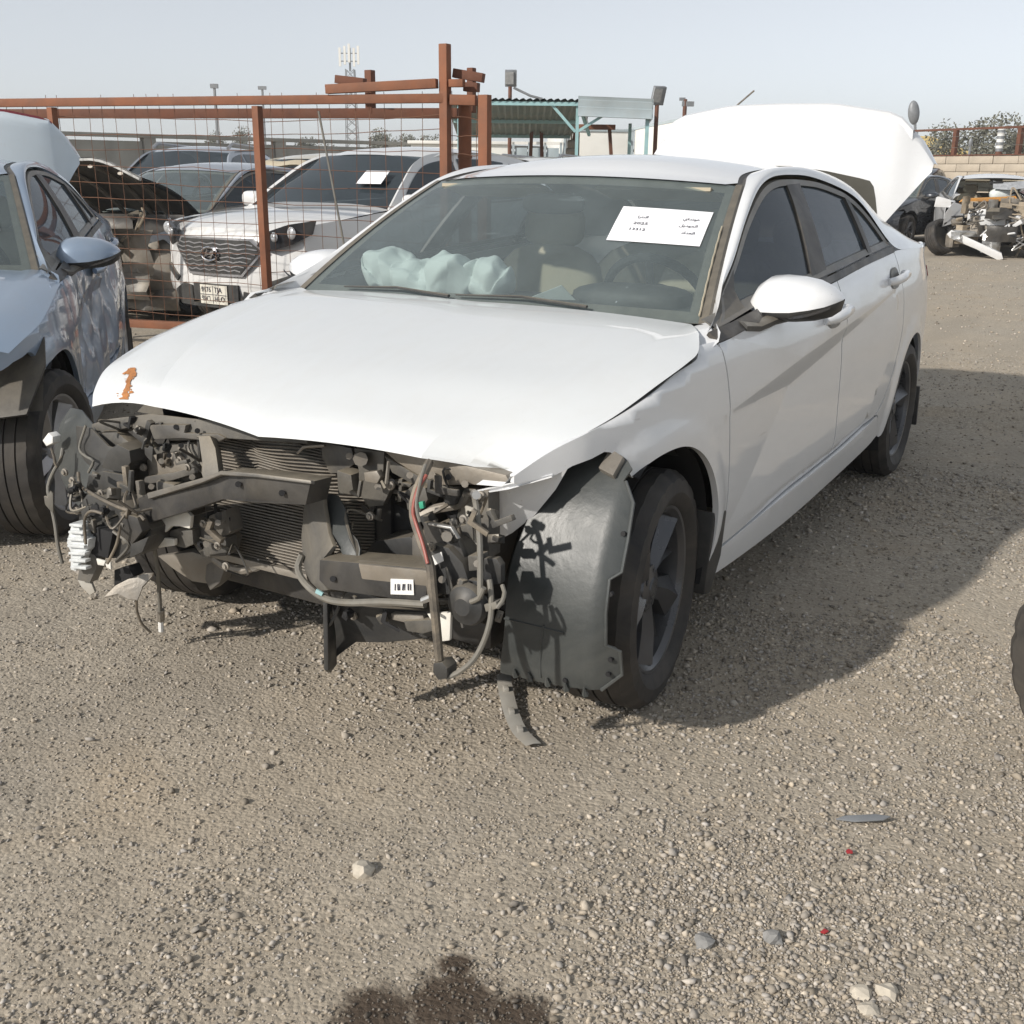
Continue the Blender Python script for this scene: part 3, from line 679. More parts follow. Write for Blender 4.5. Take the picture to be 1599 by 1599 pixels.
# ---------------------------------------------------------------- ground: one sheet, fine near the cars
def vnoise(x, y, s, seed=0):
    """smooth value noise on arrays"""
    x = np.asarray(x)*s; y = np.asarray(y)*s; xi = np.floor(x).astype(np.int64); yi = np.floor(y).astype(np.int64); fx = x-xi; fy = y-yi
    fx = fx*fx*(3-2*fx); fy = fy*fy*(3-2*fy)
    def h(a, b):
        n = (a*374761393+b*668265263+seed*974634777) & 0x7fffffff; n = ((n ^ (n >> 13))*1274126177) & 0x7fffffff; return ((n ^ (n >> 16)) & 0xffff)/65535.
    return (h(xi, yi)*(1-fx)+h(xi+1, yi)*fx)*(1-fy)+(h(xi, yi+1)*(1-fx)+h(xi+1, yi+1)*fx)*fy
def fbm(x, y, s, o=4, seed=0):
    t = 0; a = 1; n = 0
    for k in range(o): t = t+a*vnoise(x, y, s*2**k, seed+k); n += a; a *= .5
    return t/n
def gheight(x, y):
    h = (fbm(x, y, .9, 4, 3)-.5)*.030+(vnoise(x, y, 7, 9)-.5)*.006+(vnoise(x, y, 22, 5)-.5)*.004
    # wheel ruts beyond the rear wheel
    for o_, a_, w_ in ((-4.33, .045, .05), (-4.05, .035, .045), (-4.45, -.03, .05), (-4.15, -.02, .04)):
        d = x-(o_-.22*(y-.74)); h = h+a_*np.exp(-(d/w_)**2)*sstep(.2, .7, y)*(.6+.6*vnoise(x, y, 3, 8))
    far = np.exp(-((np.hypot(x-.5, y)/14)**2)); h = h*far
    for cx_, cy_, r_ in ((.035, .752, .5), (.035, -.752, .5), (-2.75, .775, .5), (-2.75, -.775, .5), (-.13, 2.0, .5)):
        k = sstep(.18, r_, np.hypot(x-cx_, y-cy_)); h = h*k
    return h
def graded(a, b, lo, hi, st):
    c = list(np.arange(a, b, st)); u = []; x, s = b, st
    while x < hi: u.append(x); s *= 1.22; x += s
    v = []; x, s = a, st
    while x > lo: s *= 1.22; x -= s; v.append(x)
    return np.array(v[::-1]+c+u+[hi])
gx = graded(-6.2, 2.6, -400, 100, .03); gy = graded(-3.2, 3.6, -300, 200, .03)
GX, GY = np.meshgrid(gx, gy, indexing='ij'); GZ = gheight(GX, GY)
me = bpy.data.meshes.new('ground'); a_, b_ = GX.shape; V = np.stack([GX, GY, GZ], -1).reshape(-1, 3)
idx = np.arange(a_*b_).reshape(a_, b_); Q = np.stack([idx[:-1, :-1], idx[1:, :-1], idx[1:, 1:], idx[:-1, 1:]], -1).reshape(-1, 4)
me.vertices.add(len(V)); me.vertices.foreach_set('co', V.ravel()); me.loops.add(Q.size); me.loops.foreach_set('vertex_index', Q.ravel())
me.polygons.add(len(Q)); me.polygons.foreach_set('loop_start', np.arange(0, Q.size, 4)); me.polygons.foreach_set('loop_total', np.full(len(Q), 4)); me.update(); me.validate()
me.polygons.foreach_set('use_smooth', [True]*len(Q))
OIL = [((1.32, .93), .11), ((1.22, 1.02), .13), ((1.20, 1.13), .10), ((1.38, 1.05), .14), ((1.14, .97), .05)]
def oil_mask(t, vec):
    """spilt oil: a few overlapping blots with a ragged edge"""
    sep = t.nodes.new('ShaderNodeSeparateXYZ'); t.links.new(vec, sep.inputs[0]); acc = None
    nz = noise(t, 22, 8, .75, vec, .5)
    for (ox, oy), r in OIL:
        cmb = t.nodes.new('ShaderNodeVectorMath'); cmb.operation = 'DISTANCE'; t.links.new(vec, cmb.inputs[0]); cmb.inputs[1].default_value = (ox, oy, 0)
        m = t.nodes.new('ShaderNodeMath'); m.operation = 'MULTIPLY_ADD'; t.links.new(cmb.outputs['Value'], m.inputs[0]); m.inputs[1].default_value = -1/r; m.inputs[2].default_value = 1.0
        if acc is None: acc = m.outputs[0]
        else:
            x = t.nodes.new('ShaderNodeMath'); x.operation = 'MAXIMUM'; t.links.new(acc, x.inputs[0]); t.links.new(m.outputs[0], x.inputs[1]); acc = x.outputs[0]
    s = t.nodes.new('ShaderNodeMath'); s.operation = 'MULTIPLY_ADD'; t.links.new(nz, s.inputs[0]); s.inputs[1].default_value = 1.0; t.links.new(acc, s.inputs[2])
    return ramp(t, s.outputs[0], [(.66, (0, 0, 0)), (.86, (.5, .5, .5)), (1.08, (.88, .88, .88))])
m, t, p, o = nodes('gravel_ground')
v = ocoord(t)
big = noise(t, .55, 4, .6, v); mid = noise(t, 3.2, 5, .65, v, .4); fine = noise(t, 90, 4, .7, v)
vo = t.nodes.new('ShaderNodeTexVoronoi'); vo.inputs['Scale'].default_value = 95; t.links.new(v, vo.inputs['Vector'])
vo2 = t.nodes.new('ShaderNodeTexVoronoi'); vo2.inputs['Scale'].default_value = 38; t.links.new(v, vo2.inputs['Vector'])
dust = ramp(t, mid, [(.30, (.34, .29, .222)), (.52, (.42, .355, .27)), (.75, (.50, .42, .315))])
peb = ramp(t, vo.outputs['Color'], [(.0, (.23, .205, .17)), (.45, (.375, .335, .275)), (.8, (.46, .41, .335)), (1, (.58, .52, .44))])
cov = ramp(t, big, [(.36, (.25, .25, .25)), (.60, (.85, .85, .85))])
c1 = mixc(t, cov, dust, peb)
tan_ = ramp(t, noise(t, 1.5, 3, .5, v, .8), [(.56, (0, 0, 0)), (.72, (.4, .4, .4))]); c1 = mixc(t, tan_, c1, (.42, .335, .235))
trk = noise(t, 1.1, 3, .5, ocoord(t, (.25, 1.6, 1)), .3); c1 = mixc(t, ramp(t, trk, [(.52, (0, 0, 0)), (.66, (.6, .6, .6))]), c1, (.33, .29, .235))
c1 = mixc(t, ramp(t, fine, [(.35, (.0, .0, .0)), (.8, (.35, .35, .35))]), c1, (.20, .175, .145))
om = oil_mask(t, v)
c1 = mixc(t, om, c1, (.045, .028, .018))
t.links.new(c1, p.inputs['Base Color'])
t.links.new(ramp(t, om, [(0, (.95, .95, .95)), (1, (.45, .45, .45))]), p.inputs['Roughness']); p.inputs['Specular IOR Level'].default_value = .25
hsum = t.nodes.new('ShaderNodeMath'); hsum.operation = 'MULTIPLY_ADD'; t.links.new(vo.outputs['Distance'], hsum.inputs[0]); hsum.inputs[1].default_value = -.8; t.links.new(fine, hsum.inputs[2])
h2 = t.nodes.new('ShaderNodeMath'); h2.operation = 'MULTIPLY_ADD'; t.links.new(vo2.outputs['Distance'], h2.inputs[0]); h2.inputs[1].default_value = -.35; t.links.new(hsum.outputs[0], h2.inputs[2])
bump(t, p, h2.outputs[0], .55, .007)
go = link('ground', me, 'gravel_ground'); tag(go, 'dusty grey gravel ground of the scrapyard', kind='structure')

# loose gravel: tens of thousands of chips, one mass
m, t, p, o = nodes('gravel_chip')
at = t.nodes.new('ShaderNodeAttribute'); at.attribute_name = 'chip'
v = ocoord(t); nz = noise(t, 220, 3, .6, v)
cc = mixc(t, ramp(t, nz, [(.3, (0, 0, 0)), (.75, (.5, .5, .5))]), at.outputs['Color'], (.32, .275, .215))
om = oil_mask(t, v)
hf = t.nodes.new('ShaderNodeMath'); hf.operation = 'MULTIPLY'; hf.inputs[1].default_value = .78; t.links.new(om, hf.inputs[0])
t.links.new(mixc(t, hf.outputs[0], cc, (.03, .02, .013)), p.inputs['Base Color']); t.links.new(ramp(t, om, [(0, (.92, .92, .92)), (1, (.35, .35, .35))]), p.inputs['Roughness']); p.inputs['Specular IOR Level'].default_value = .25
def scatter():
    g_ = np.random.default_rng(12); cam2 = np.array([2.48335, 1.87469]); yaw = 3.67765598
    Vs, Fs, Cs, base = [], [], [], 0
    bm = bmesh.new(); bmesh.ops.create_icosphere(bm, subdivisions=1, radius=1); ICO = np.array([v.co[:] for v in bm.verts]); ICF = np.array([[v.index for v in f.verts] for f in bm.faces]); bm.free()
    OCT = np.array([(1, 0, 0), (-1, 0, 0), (0, 1, 0), (0, -1, 0), (0, 0, 1), (0, 0, -1.)]); OCF = np.array([(0, 2, 4), (2, 1, 4), (1, 3, 4), (3, 0, 4), (2, 0, 5), (1, 2, 5), (3, 1, 5), (0, 3, 5)])
    for d0, d1, n, lo, hi, pw, ico, mn_ in ((.95, 2.1, 17000, .0038, .0082, 2.2, 1, .06), (2.1, 3.4, 14000, .0042, .0095, 2.4, 1, .06), (3.4, 5.5, 9000, .0055, .012, 2.4, 1, .08), (.95, 2.1, 56000, .0014, .0048, 1.4, 0, .34), (2.1, 3.4, 46000, .0020, .0058, 1.6, 0, .34), (3.4, 5.5, 34000, .0032, .0075, 1.6, 0, .34), (5.5, 9.5, 20000, .005, .011, 1.8, 0, .3), (9.5, 20, 14000, .008, .018, 2, 0, .3)):
        d = np.sqrt(g_.uniform(d0*d0, d1*d1, n)); a = yaw+g_.uniform(-.60, .60, n); x = cam2[0]+d*np.cos(a); y = cam2[1]+d*np.sin(a)
        cover = fbm(x, y, .8, 4, 3)*.6+fbm(x, y, 2.3, 3, 31)*.4
        left = sstep(.55, -.1, (y-1.1)*.86-(x-1.2)*.51)                      # the dusty side has fewer chips
        keep = g_.random(n) < np.clip((cover-.30)*3.4-.50*left+.15, mn_, 1); x, y = x[keep], y[keep]; n = len(x)
        S = lo+(hi-lo)*g_.random(n)**pw
        if ico: S = np.where(g_.random(n) > .985, S*1.6, S)
        B, Fc = (ICO, ICF) if ico else (OCT, OCF); nv = len(B)
        P_ = B[None]*(1+g_.normal(0, .28 if ico else .22, (n, nv, 1)))*np.stack([g_.uniform(.75, 1.35, n), g_.uniform(.6, 1.1, n), g_.uniform(.45, .85, n)], 1)[:, None]
        a = g_.uniform(0, 6.28, n); b = g_.normal(0, .5, n); ca, sa, cb, sb = np.cos(a), np.sin(a), np.cos(b), np.sin(b)
        px, py, pz = P_[..., 0], P_[..., 1], P_[..., 2]; py, pz = py*cb[:, None]-pz*sb[:, None], py*sb[:, None]+pz*cb[:, None]; px, py = px*ca[:, None]-py*sa[:, None], px*sa[:, None]+py*ca[:, None]
        V = np.stack([px, py, pz], -1)*S[:, None, None]; V[..., 0] += x[:, None]; V[..., 1] += y[:, None]; V[..., 2] += (gheight(x, y)+S*g_.uniform(.0, .4, n))[:, None]
        k = np.clip(g_.normal(.35, .095, n), .13, .62); k = np.where(g_.random(n) > .975, g_.uniform(.45, .65, n), k); warm = g_.uniform(0, 1, n)
        Cs.append(np.repeat(np.stack([k*(1.02+.07*warm), k*(.96-.03*warm), k*(.89-.17*warm), np.ones(n)], 1), nv, 0))
        Vs.append(V.reshape(-1, 3)); Fs.append((Fc[None]+base+nv*np.arange(n)[:, None, None]).reshape(-1, 3)); base += n*nv
    V = np.concatenate(Vs); F_ = np.concatenate(Fs); colr = np.concatenate(Cs)
    me = bpy.data.meshes.new('gravel')
    me.vertices.add(len(V)); me.vertices.foreach_set('co', V.ravel()); me.loops.add(F_.size); me.loops.foreach_set('vertex_index', F_.ravel())
    me.polygons.add(len(F_)); me.polygons.foreach_set('loop_start', np.arange(0, F_.size, 3)); me.polygons.foreach_set('loop_total', np.full(len(F_), 3)); me.update(); me.validate()
    ca_ = me.color_attributes.new('chip', 'FLOAT_COLOR', 'POINT'); ca_.data.foreach_set('color', colr.ravel())
    return me, len(F_)
me, ng = scatter()
gv = link('gravel', me, 'gravel_chip'); tag(gv, 'loose grey and tan gravel chips strewn over the yard', 'gravel', kind='stuff')
# measured outlines of the exposed front-end parts: name, material, depth, points
FRONT_PLATES = [
 ('bumper_beam', 'dark_steel', .07, [(.58, -.434, .505), (.59, -.385, .527), (.63, -.132, .615), (.645, -.045, .65), (.65, .077, .663), (.64, .237, .668), (.64, .218, .609), (.65, .071, .593), (.645, -.047, .581), (.64, -.114, .554), (.625, -.185, .525), (.585, -.42, .433)]),
 ('beam_lip', 'dusty_steel', .012, [(.6, -.372, .535), (.64, -.12, .624), (.655, -.034, .659), (.66, .087, .671), (.65, .246, .676), (.652, .249, .668), (.664, .09, .663), (.66, -.03, .649), (.645, -.116, .613), (.605, -.363, .521)]),
 ('upper_carrier', 'dusty_plastic', .05, [(.42, -.798, .635), (.42, -.733, .657), (.43, -.528, .7), (.45, -.379, .711), (.47, .083, .738), (.47, .081, .703), (.47, -.218, .679), (.46, -.426, .642), (.45, -.503, .659), (.44, -.615, .651), (.425, -.747, .616), (.42, -.801, .615)]),
 ('carrier_end', 'dusty_plastic', .035, [(.43, -.782, .604), (.43, -.689, .632), (.43, -.633, .605), (.43, -.601, .568), (.43, -.642, .543), (.43, -.675, .58), (.43, -.747, .578), (.43, -.782, .585)]),
 ('carrier_rail', 'dusty_steel', .05, [(.475, -.488, .681), (.475, -.342, .699), (.475, -.351, .676), (.475, -.224, .689), (.475, -.197, .683), (.475, -.226, .668), (.475, -.358, .661), (.475, -.472, .643)]),
 ('lamp_carrier', 'dusty_plastic', .025, [(.44, -.607, .591), (.44, -.55, .625), (.44, -.516, .604), (.44, -.458, .623), (.44, -.361, .643), (.44, -.338, .628), (.44, -.34, .565), (.44, -.357, .538), (.44, -.472, .502), (.44, -.566, .464), (.44, -.586, .43), (.44, -.625, .424), (.44, -.628, .484), (.44, -.614, .543)]),
 ('lamp_carrier_inner', 'dark_steel', .01, [(.4, -.604, .584), (.4, -.379, .629), (.4, -.373, .504), (.4, -.658, .38), (.4, -.695, .414)]),
 ('cross_plate', 'dirty_metal', .012, [(.452, -.537, .581), (.452, -.413, .61), (.452, -.383, .588), (.452, -.382, .559), (.452, -.455, .537), (.452, -.534, .522)]),
 ('carrier_step', 'dusty_steel', .02, [(.47, -.534, .524), (.47, -.413, .555), (.47, -.315, .588), (.47, -.315, .57), (.47, -.415, .533), (.47, -.532, .502)]),
 ('latch_post', 'dusty_plastic', .022, [(.5, -.284, .681), (.5, -.27, .68), (.53, -.232, .627), (.55, -.216, .603), (.565, -.186, .569), (.565, -.156, .571), (.55, -.153, .617), (.51, -.2, .662), (.49, -.237, .687)]),
 ('duct_side', 'dusty_plastic', .05, [(.5, -.318, .453), (.5, -.262, .473), (.5, -.262, .434), (.5, -.211, .439), (.5, -.184, .406), (.5, -.202, .36), (.5, -.291, .34), (.5, -.322, .371)]),
 ('duct_box', 'dusty_steel', .05, [(.515, -.238, .471), (.515, -.174, .499), (.515, -.161, .441), (.515, -.171, .43), (.515, -.239, .413)]),
 ('duct_foot', 'dusty_plastic', .04, [(.52, -.264, .395), (.52, -.176, .422), (.52, -.175, .381), (.52, -.264, .355)]),
 ('white_bracket', 'white_plastic', .012, [(.55, -.423, .428), (.55, -.357, .456), (.55, -.285, .486), (.55, -.267, .475), (.55, -.276, .438), (.55, -.315, .438), (.55, -.345, .433), (.55, -.388, .399), (.55, -.384, .393), (.55, -.339, .397), (.55, -.341, .378), (.55, -.406, .359), (.55, -.415, .391)]),
 ('bracket_clip', 'dusty_plastic', .03, [(.53, -.411, .393), (.53, -.351, .419), (.53, -.289, .426), (.53, -.289, .386), (.53, -.325, .368), (.53, -.359, .369), (.53, -.362, .387), (.53, -.413, .378)]),
 ('suspension_arm', 'dirty_metal', .07, [(.34, -.66, .224), (.34, -.507, .266), (.34, -.415, .263), (.34, -.391, .242), (.34, -.414, .197), (.34, -.45, .176), (.34, -.518, .17), (.34, -.597, .195)]),
 ('arm_bracket', 'dusty_steel', .04, [(.4, -.387, .267), (.4, -.357, .285), (.4, -.316, .266), (.4, -.338, .222), (.4, -.379, .19), (.4, -.397, .22)]),
 ('torn_liner', 'liner_plastic', .006, [(.4, -1.016, .517), (.36, -1.023, .6), (.33, -1.006, .645), (.36, -.919, .653), (.42, -.79, .632), (.45, -.722, .578), (.48, -.625, .532), (.5, -.554, .49), (.52, -.509, .437), (.52, -.579, .425), (.5, -.711, .433), (.5, -.794, .403), (.48, -.858, .418), (.44, -.941, .455)]),
 ('liner_fold', 'black_plastic', .01, [(.43, -.858, .624), (.45, -.769, .633), (.47, -.673, .596), (.48, -.587, .595), (.49, -.56, .534), (.5, -.549, .472), (.5, -.595, .478), (.49, -.705, .516), (.46, -.796, .531), (.44, -.851, .558)]),
 ('bracket_block', 'black_plastic', .08, [(.52, -.613, .598), (.52, -.572, .624), (.52, -.522, .613), (.52, -.521, .58), (.52, -.557, .545), (.52, -.615, .544), (.52, -.647, .547)]),
 ('black_shroud', 'black_plastic', .01, [(.53, -.693, .52), (.53, -.63, .54), (.53, -.535, .543), (.53, -.523, .484), (.53, -.495, .461), (.53, -.503, .437), (.53, -.617, .452), (.53, -.712, .473)]),
 ('lamp_housing', 'black_plastic', .1, [(.6, -.66, .451), (.6, -.616, .492), (.6, -.553, .491), (.6, -.472, .479), (.6, -.398, .466), (.6, -.368, .432), (.6, -.379, .39), (.6, -.413, .354), (.6, -.472, .331), (.6, -.553, .316), (.6, -.625, .329), (.6, -.667, .374)]),
 ('lamp_module', 'inner_dark', .05, [(.625, -.57, .414), (.625, -.493, .409), (.625, -.526, .328), (.625, -.595, .327)]),
 ('lamp_bezel', 'dark_steel', .03, [(.635, -.446, .478), (.635, -.377, .475), (.635, -.362, .439), (.635, -.407, .395), (.635, -.45, .412)]),
 ('lamp_arm', 'black_plastic', .03, [(.64, -.406, .396), (.64, -.333, .431), (.64, -.364, .382), (.64, -.417, .354)]),
 ('grey_reflector', 'trim_grey', .03, [(.62, -.64, .316), (.62, -.604, .338), (.62, -.576, .317), (.62, -.586, .285), (.62, -.621, .235), (.62, -.676, .232)]),
 ('grey_tab', 'grey_strip', .008, [(.6, -.703, .224), (.6, -.642, .225), (.6, -.63, .198), (.6, -.654, .183), (.6, -.689, .203)]),
 ('white_chip', 'white_plastic', .006, [(.64, -.555, .327), (.64, -.518, .327), (.64, -.526, .311), (.64, -.552, .309)]),
 ('white_chip', 'white_plastic', .006, [(.64, -.519, .319), (.64, -.497, .327), (.64, -.498, .305), (.64, -.516, .309)]),
 ('brown_plate', 'dirty_metal', .008, [(.62, -.572, .199), (.6, -.537, .238), (.57, -.507, .258), (.55, -.465, .274), (.54, -.445, .276), (.54, -.452, .263), (.56, -.475, .231), (.58, -.477, .198), (.59, -.502, .2), (.61, -.518, .219)]),
 ('dark_cup', 'inner_dark', .04, [(.575, -.568, .27), (.575, -.507, .294), (.575, -.489, .267), (.575, -.518, .25), (.575, -.576, .218)]),
 ('heat_sink_fin', 'clear_plastic', .02, [(.66, -.627, .421), (.66, -.572, .428), (.66, -.573, .419), (.66, -.628, .413)]),
 ('heat_sink_fin', 'clear_plastic', .02, [(.66, -.634, .399), (.66, -.572, .408), (.66, -.574, .399), (.66, -.636, .391)]),
 ('heat_sink_fin', 'clear_plastic', .02, [(.66, -.642, .377), (.66, -.573, .388), (.66, -.575, .378), (.66, -.643, .369)]),
 ('heat_sink_fin', 'clear_plastic', .02, [(.66, -.646, .356), (.66, -.574, .367), (.66, -.575, .358), (.66, -.647, .348)]),
 ('heat_sink_fin', 'clear_plastic', .02, [(.66, -.645, .335), (.66, -.574, .347), (.66, -.576, .337), (.66, -.646, .327)]),
 ('heat_sink_fin', 'clear_plastic', .02, [(.66, -.645, .314), (.66, -.575, .326), (.66, -.577, .316), (.66, -.646, .306)]),
 ('heat_sink_fin', 'clear_plastic', .02, [(.66, -.644, .293), (.66, -.576, .305), (.66, -.577, .295), (.66, -.645, .286)]),
 ('heat_sink', 'clear_plastic', .035, [(.65, -.628, .421), (.65, -.601, .422), (.65, -.596, .386), (.65, -.565, .384), (.65, -.575, .353), (.65, -.6, .333), (.65, -.636, .277), (.65, -.658, .276), (.65, -.648, .331), (.65, -.661, .356)]),
 ('white_connector', 'sticker', .03, [(.45, -.995, .565), (.45, -.963, .593), (.45, -.944, .583), (.45, -.948, .563), (.45, -.98, .549)]),
 ('dark_connector', 'black_plastic', .04, [(.63, -.611, .452), (.63, -.576, .473), (.63, -.575, .444), (.63, -.61, .427)]),
 ('centre_post', 'dusty_plastic', .012, [(.5, .102, .619), (.5, .15, .618), (.52, .168, .57), (.55, .205, .513), (.58, .245, .495), (.6, .231, .47), (.6, .217, .41), (.6, .24, .387), (.58, .188, .366), (.56, .142, .368), (.54, .11, .415), (.52, .09, .474), (.5, .085, .542)]),
 ('post_slot', 'dirty_metal', .012, [(.515, .131, .604), (.515, .147, .603), (.515, .141, .572), (.515, .127, .573)]),
 ('lower_beam', 'dark_steel', .085, [(.62, .236, .471), (.62, .354, .486), (.62, .551, .511), (.62, .544, .431), (.62, .443, .417), (.62, .347, .408), (.62, .258, .4), (.62, .231, .418)]),
 ('beam_lit_top', 'dirty_metal', .06, [(.6, .338, .485), (.6, .451, .499), (.61, .544, .509), (.625, .552, .507), (.625, .358, .485)]),  # lighter beam top; the light on it is put into the colour
 ('barcode_label', 'sticker', .002, [(.624, .449, .467), (.624, .513, .478), (.624, .514, .441), (.624, .448, .429)]),
 ('barcode_bar', 'ink', .001, [(.626, .462, .458), (.626, .464, .458), (.626, .463, .442), (.626, .461, .442)]),
 ('barcode_bar', 'ink', .001, [(.626, .469, .459), (.626, .472, .46), (.626, .472, .444), (.626, .469, .444)]),
 ('barcode_bar', 'ink', .001, [(.626, .475, .46), (.626, .476, .461), (.626, .476, .445), (.626, .474, .445)]),
 ('barcode_bar', 'ink', .001, [(.626, .484, .462), (.626, .487, .463), (.626, .486, .447), (.627, .483, .447)]),
 ('barcode_bar', 'ink', .001, [(.626, .489, .463), (.626, .491, .464), (.626, .49, .448), (.626, .489, .448)]),
 ('barcode_bar', 'ink', .001, [(.626, .498, .465), (.626, .501, .466), (.626, .501, .45), (.626, .498, .45)]),
 ('barcode_bar', 'ink', .001, [(.627, .505, .467), (.627, .507, .467), (.626, .507, .452), (.626, .505, .451)]),
 ('hose_mark', 'teal_paint', .004, [(.605, .208, .385), (.605, .228, .379), (.605, .223, .37), (.605, .203, .374)]),
 ('air_guide', 'liner_plastic', .008, [(.47, .129, .584), (.47, .172, .584), (.5, .22, .565), (.53, .258, .522), (.55, .296, .512), (.56, .311, .495), (.57, .316, .478), (.58, .314, .464), (.57, .265, .473), (.54, .208, .508), (.5, .156, .544)]),
 ('guide_edge', 'black_plastic', .03, [(.5, .22, .565), (.53, .258, .522), (.55, .296, .512), (.56, .311, .495), (.57, .316, .478), (.58, .314, .464), (.57, .305, .489), (.55, .27, .512), (.52, .231, .546)]),
 ('support_panel', 'dusty_steel', .012, [(.42, .08, .698), (.42, .179, .695), (.42, .194, .66), (.42, .149, .627), (.42, .107, .618), (.42, .084, .656)]),
 ('support_block', 'dusty_plastic', .05, [(.46, .164, .644), (.46, .209, .639), (.46, .215, .594), (.46, .165, .579)]),
 ('latch_plate', 'dusty_plastic', .02, [(.44, .204, .702), (.44, .298, .706), (.44, .293, .65), (.44, .319, .622), (.44, .29, .568), (.44, .244, .557), (.44, .215, .589), (.44, .217, .647)]),
 ('latch_arm', 'dirty_metal', .02, [(.47, .257, .655), (.47, .297, .665), (.47, .308, .651), (.47, .296, .632), (.47, .26, .633)]),
 ('grille_grid', 'dusty_plastic', .06, [(.42, .301, .63), (.42, .363, .63), (.42, .359, .62), (.42, .304, .619)]),
 ('grille_grid', 'dusty_plastic', .06, [(.42, .296, .606), (.42, .362, .607), (.42, .358, .597), (.42, .3, .596)]),
 ('grille_grid', 'dusty_plastic', .06, [(.42, .324, .637), (.42, .336, .639), (.42, .33, .579), (.42, .319, .577)]),
 ('dark_box', 'black_plastic', .25, [(.34, .108, .547), (.34, .242, .548), (.34, .298, .526), (.34, .326, .424), (.34, .295, .387), (.34, .14, .378), (.34, .12, .425)]),
 ('battery_tray', 'black_plastic', .14, [(.44, .261, .47), (.44, .37, .502), (.44, .42, .478), (.44, .415, .434), (.44, .208, .414)]),
 ('dust_carrier', 'dirty_metal', .05, [(.46, .295, .725), (.46, .427, .718), (.46, .656, .706), (.46, .666, .685), (.46, .625, .674), (.46, .561, .669), (.46, .481, .655), (.46, .407, .672), (.46, .351, .692)]),
 ('carrier_under', 'dusty_plastic', .05, [(.44, .298, .696), (.44, .393, .662), (.44, .467, .648), (.44, .571, .653), (.44, .571, .636), (.44, .485, .628), (.44, .402, .631), (.44, .32, .657)]),
 ('lamp_socket', 'dusty_plastic', .06, [(.47, .38, .625), (.47, .407, .649), (.47, .44, .644), (.47, .447, .617), (.47, .422, .581), (.47, .386, .582)]),
 ('socket_clip', 'green_plastic', .01, [(.505, .444, .619), (.505, .457, .623), (.505, .46, .606), (.505, .448, .603)]),
 ('clip_block', 'black_plastic', .05, [(.48, .502, .647), (.48, .523, .657), (.48, .534, .637), (.48, .526, .617), (.48, .501, .619)]),
 ('inner_wing', 'white_plastic', .01, [(.38, .444, .561), (.36, .496, .597), (.36, .537, .628), (.36, .537, .465), (.38, .509, .454), (.38, .485, .503)]),
 ('bumper_bracket', 'dark_steel', .018, [(.56, .496, .593), (.56, .51, .595), (.56, .571, .594), (.56, .587, .576), (.56, .609, .531), (.56, .617, .479), (.56, .593, .451), (.56, .547, .449), (.56, .516, .498), (.56, .502, .542)]),
 ('bracket_edge', 'alloy_bright', .012, [(.575, .521, .6), (.575, .583, .602), (.575, .603, .577), (.575, .597, .576), (.575, .58, .595), (.575, .52, .595)]),
 ('absorber', 'black_plastic', .09, [(.58, .537, .554), (.58, .579, .553), (.58, .617, .524), (.58, .634, .481), (.58, .623, .448), (.58, .529, .434), (.58, .526, .49)]),
 ('info_label', 'sticker', .002, [(.6, .546, .534), (.6, .574, .549), (.6, .579, .528), (.6, .551, .511)]),
 ('rail_end', 'dusty_steel', .05, [(.47, .601, .664), (.47, .615, .663), (.47, .619, .503), (.47, .598, .492), (.47, .59, .532)]),
 ('horn_bracket', 'black_plastic', .02, [(.585, .635, .491), (.585, .661, .492), (.585, .664, .413), (.585, .642, .405)]),
 ('side_bracket', 'black_plastic', .02, [(.56, .66, .538), (.56, .693, .544), (.56, .705, .529), (.56, .705, .487), (.56, .672, .477), (.56, .655, .494)]),
 ('connector_block', 'dusty_plastic', .04, [(.57, .624, .54), (.57, .654, .546), (.57, .658, .513), (.57, .627, .504)]),
 ('harness_plug', 'black_plastic', .04, [(.66, .59, .305), (.66, .614, .314), (.66, .628, .302), (.66, .627, .277), (.66, .603, .267), (.66, .589, .283)]),
 ('lead_plug', 'wire_grey', .03, [(.61, .692, .452), (.61, .723, .465), (.61, .729, .451), (.61, .697, .435)]),
 ('air_dam', 'black_plastic', .01, [(.56, .194, .336), (.55, .293, .341), (.54, .55, .375), (.52, .54, .321), (.52, .477, .288), (.51, .416, .263), (.5, .329, .232), (.5, .239, .212), (.55, .204, .175), (.56, .192, .142)]),
 ('dam_fin', 'black_plastic', .012, [(.6, .222, .353), (.56, .2, .341), (.555, .207, .248), (.55, .203, .164), (.56, .189, .14), (.6, .216, .17)]),
 ('mount_plate', 'dirty_metal', .05, [(.56, .398, .348), (.56, .492, .365), (.56, .495, .353), (.56, .454, .334), (.56, .401, .332)]),
 ('mount_foot', 'dusty_plastic', .06, [(.57, .443, .342), (.57, .526, .364), (.57, .535, .34), (.57, .498, .322), (.57, .453, .318)]),
 ('white_bracket', 'white_plastic', .01, [(.585, .521, .384), (.585, .588, .402), (.585, .584, .331), (.585, .556, .321), (.585, .545, .354)]),
 ('fender_flange', 'white_paint', .006, [(.42, .583, .65), (.44, .661, .678), (.38, .732, .696), (.35, .757, .714), (.36, .73, .659), (.36, .675, .587), (.37, .621, .537), (.38, .566, .501)]),
 ('flange_lip', 'white_paint', .008, [(.46, .57, .653), (.48, .668, .689), (.395, .74, .705), (.395, .74, .696), (.475, .673, .679), (.455, .57, .643)]),
 ('gap_shade_sheet', 'inner_dark', .02, [(.2, .442, .444), (.2, .594, .556), (.2, .633, .444), (.2, .522, .245), (.2, .443, .264)]),  # dark sheet filling an open recess; its shade is put into the colour
]
